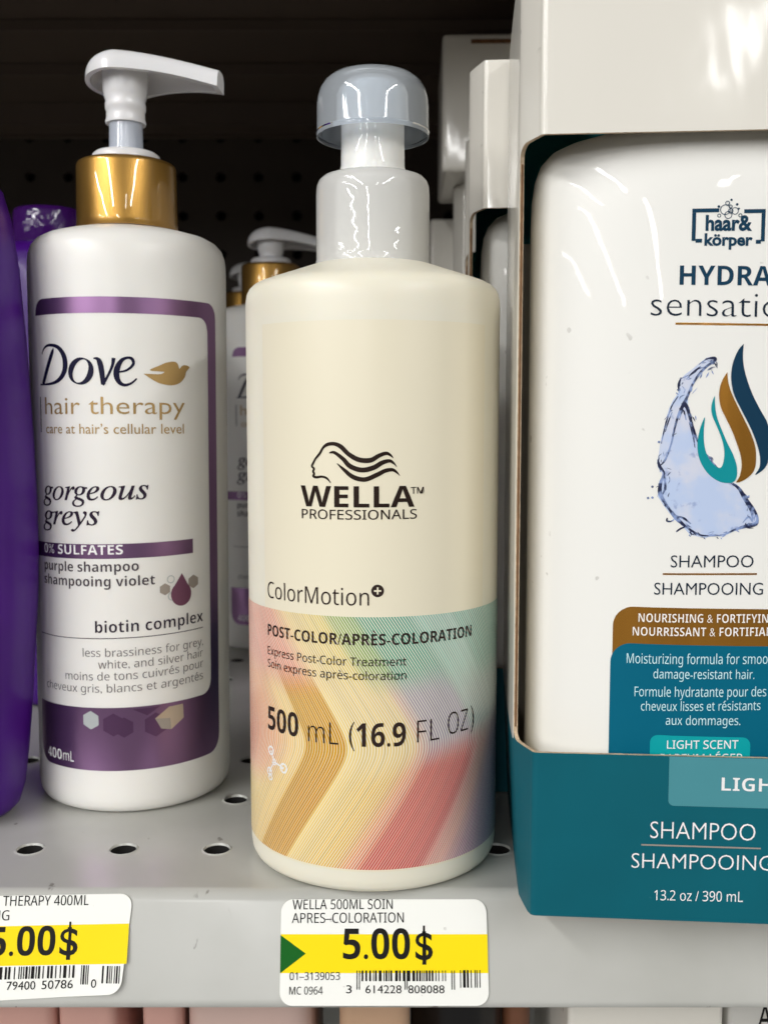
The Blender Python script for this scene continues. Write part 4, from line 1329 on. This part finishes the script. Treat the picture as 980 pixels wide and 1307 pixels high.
w = lipw(lambda u, v: max(0, (u + 76) * .045) * max(0, -v - 8) * .09)
tg = thing('price_tag', 'slightly curled price tag cut off by the left edge, below the front white pump bottle', 'price tag', (0, 0, 0), 0, 'shelf price tags')
mb = MB()
tag_sheet(mb, [(-112.0, -25.9), (-63.1, -23.3), (-61.4, -.55), (-112.0, -1.4)], 3.0, w, 0)
sh = mb.build('tag_sheet', M['tag_paper'], tg)
solidify(sh, 0.0003, -1)
mb = MB()
mb.rect(-111.9, -61.95, -17.5, -8.45, w, .50, 0, dv=1.0, nv=10)
mb.text('THERAPY 400ML', 'sans', -93.0, -72.1, -3.4, -3.2, 2.3, 'H', w, B_, 1)
mb.text('NG', 'sans', -95.2, -91.2, -6.8, -6.7, 2.3, 'N', w, B_, 1)
mb.text('5.00', 'bold', -95.6, -79.6, -14.9, -14.6, 6.6, '5', w, B_, 1)
mb.text('$', 'bold', -78.5, -74.1, -14.6, -14.5, 6.5, '5', w, B_, 1, .012)
mb.rect(-76.5, -76.0, -15.5, -7.0, w, B_, 1)
bars(mb, -99.0, -74.2, -20.3, -17.5, w, B_, 1, 28, .6)
bars(mb, -72.9, -70.6, -21.2, -16.9, w, B_, 1, 4)
bars(mb, -67.8, -63.0, -20.9, -17.0, w, B_, 1, 7)
mb.text('79400', 'gill', -90.6, -83.7, -22.5, -22.35, 1.9, '4', w, B_, 1)
mb.text('50786', 'gill', -82.2, -74.7, -22.3, -22.05, 1.9, '5', w, B_, 1)
mb.text('0', 'gill', -70.3, -69.0, -21.9, -21.9, 1.9, '0', w, B_, 1)
mb.build('tag_print', [M['tag_yellow'], M['tag_black']], sh, angle=0)

# ------------------------------------------------------------------ goods on the shelf below
def pack(name, label, cat, x0, x1, top, mat, y0=-0.012, dep=.06, bev=.003, group=None, cap=None):
    t = thing(name, label, cat, ((x0 + x1) / 2, y0 + dep / 2, -0.2698), 0, group)
    bm = bmesh.new()
    bmesh.ops.create_cube(bm, size=1)
    h = top + .2698
    bmesh.ops.scale(bm, vec=(x1 - x0, dep, h), verts=bm.verts)
    bmesh.ops.translate(bm, vec=(0, 0, h / 2), verts=bm.verts)
    bmesh.ops.bevel(bm, geom=bm.edges[:], offset=bev, segments=4, affect='EDGES', profile=.5)
    me = bpy.data.meshes.new('pack_body'); bm.to_mesh(me); bm.free()
    me.materials.append(M[mat])
    for p_ in me.polygons:
        p_.use_smooth = True
    o = bpy.data.objects.new('pack_body', me); COL.objects.link(o); o.parent = t
    return t
pack('cosmetic_pack', 'pink pack at the far left under the price tag, below the shelf', 'pack', -.128, -.0882, -.031, 'pink_pack', group='pink packs below the shelf')
pack('cosmetic_pack', 'pink pack beside the dark gap, below the shelf', 'pack', -.0872, -.0715, -.031, 'pink_pack', group='pink packs below the shelf')
pack('cosmetic_pack', 'narrow pink pack right of the dark gap, below the shelf', 'pack', -.0648, -.0542, -.031, 'pink_pack', group='pink packs below the shelf')
pack('cosmetic_pack', 'wide pinkish grey rounded pack below the left edge of the arrowed price tag', 'pack', -.0530, -.0195, -.033, 'pink_grey_pack', bev=.006, group='pink packs below the shelf')
pack('cosmetic_pack', 'beige pack beneath the middle of the arrowed price tag', 'pack', -.0120, .0070, -.031, 'tan_pack', bev=.004, group='pink packs below the shelf')
def low_bottle(label, x, r, mat, capmat):
    t = thing('lower_bottle', label, 'bottle', (x, .012, -.2698))
    mb = MB()
    mb.lathe([(0, .5), (r - 3, 0), (r - .6, 1), (r, 4), (r, 165), (r - 1, 171), (r * .75, 175)], 64)
    mb.build('bottle_body', M[mat], t, angle=60)
    mb = MB()
    mb.lathe([(r * .9, 174.5), (r * .98, 175), (r * .99, 178), (r * .99, 236), (r * .95, 239), (r * .85, 240)], 64)
    mb.build('cap', M[capmat], t, angle=60)
low_bottle('black capped bottle just below the arrowed price tag', .0208, 13.2, 'black_plastic', 'black_plastic')
low_bottle('slim brown tube bottle below the shelf, left of the white carton', .0382, 4.2, 'brown_pack', 'brown_pack')
pack('white_carton', 'white carton below the shelf under the teal carton', 'carton', .0490, .0905, -.030, 'card_white', bev=.0015)
t = pack('grey_carton', 'grey carton with dark letters in the lower right corner below the shelf', 'carton', .0925, .140, -.031, 'grey_pack', y0=-.010, bev=.0015)
mb = MB()
def Gw(u, v, off=0.0):
    return (u * MM, (-30.0 - off) * MM, v * MM)
mb.text('AR', 'gill', -16.0, -8.5, 221.5, 221.5, 7.5, 'A', Gw, .1, 0, 0, 100)
mb.build('lettering', M['tag_black'], t, angle=0)

# ------------------------------------------------------------------ light: ceiling tubes of the shop, soft surround
def tube(x, y0, y1, z, power, w=0.10):
    ld = bpy.data.lights.new('ceiling_tube', 'AREA')
    ld.shape = 'RECTANGLE'
    ld.size = w
    ld.size_y = abs(y1 - y0)
    ld.energy = power
    ld.color = (1.0, 0.993, 0.978)
    o = bpy.data.objects.new('ceiling_tube', ld)
    COL.objects.link(o)
    o.location = (x, (y0 + y1) / 2, z)
    o.rotation_euler = (0, 0, 0)
    return o
for x, y0, y1, z, pw, tw in TUBES:
    tube(x, y0, y1, z, pw, tw)
world = bpy.data.worlds.new('World')
SC.world = world
world.use_nodes = True
nt = world.node_tree
bg = nt.nodes['Background']
tc = nt.nodes.new('ShaderNodeTexCoord')
sp_ = nt.nodes.new('ShaderNodeSeparateXYZ')
nt.links.new(tc.outputs['Generated'], sp_.inputs['Vector'])
rp = nt.nodes.new('ShaderNodeValToRGB')
mr = nt.nodes.new('ShaderNodeMapRange')
mr.inputs['From Min'].default_value = -1
mr.inputs['From Max'].default_value = 1
nt.links.new(sp_.outputs['Z'], mr.inputs['Value'])
nt.links.new(mr.outputs['Result'], rp.inputs['Fac'])
els = rp.color_ramp.elements
els[0].position = 0.0; els[0].color = (1.6, 1.57, 1.52, 1)
els[1].position = 1.0; els[1].color = (.95, .93, .88, 1)
for p_, c_ in ((.38, (1.0, .98, .94, 1)), (.47, (.24, .235, .22, 1)), (.56, (.26, .25, .235, 1)), (.68, (.80, .785, .75, 1))):
    e = rp.color_ramp.elements.new(p_); e.color = c_
nt.links.new(rp.outputs['Color'], bg.inputs['Color'])
bg.inputs['Strength'].default_value = WORLD

# ------------------------------------------------------------------ camera
cam = bpy.data.cameras.new('camera')
co = bpy.data.objects.new('camera', cam)
COL.objects.link(co)
co.location = (0, -0.2736, 0.116)
co.rotation_euler = (R(90 - 5.3), 0, 0)
cam.sensor_fit = 'VERTICAL'
cam.sensor_height = 36
cam.lens = 36.0 * 1317 / 1307
cam.clip_start = 0.01
cam.clip_end = 50
cam.dof.use_dof = True
cam.dof.focus_distance = 0.25
cam.dof.aperture_fstop = 24
SC.camera = co
SC.view_settings.view_transform = 'Standard'
SC.view_settings.look = 'None'
SC.view_settings.exposure = 0
SC.view_settings.gamma = 1
SC.cycles.max_bounces = 10
SC.cycles.transmission_bounces = 10
SC.cycles.use_denoising = True
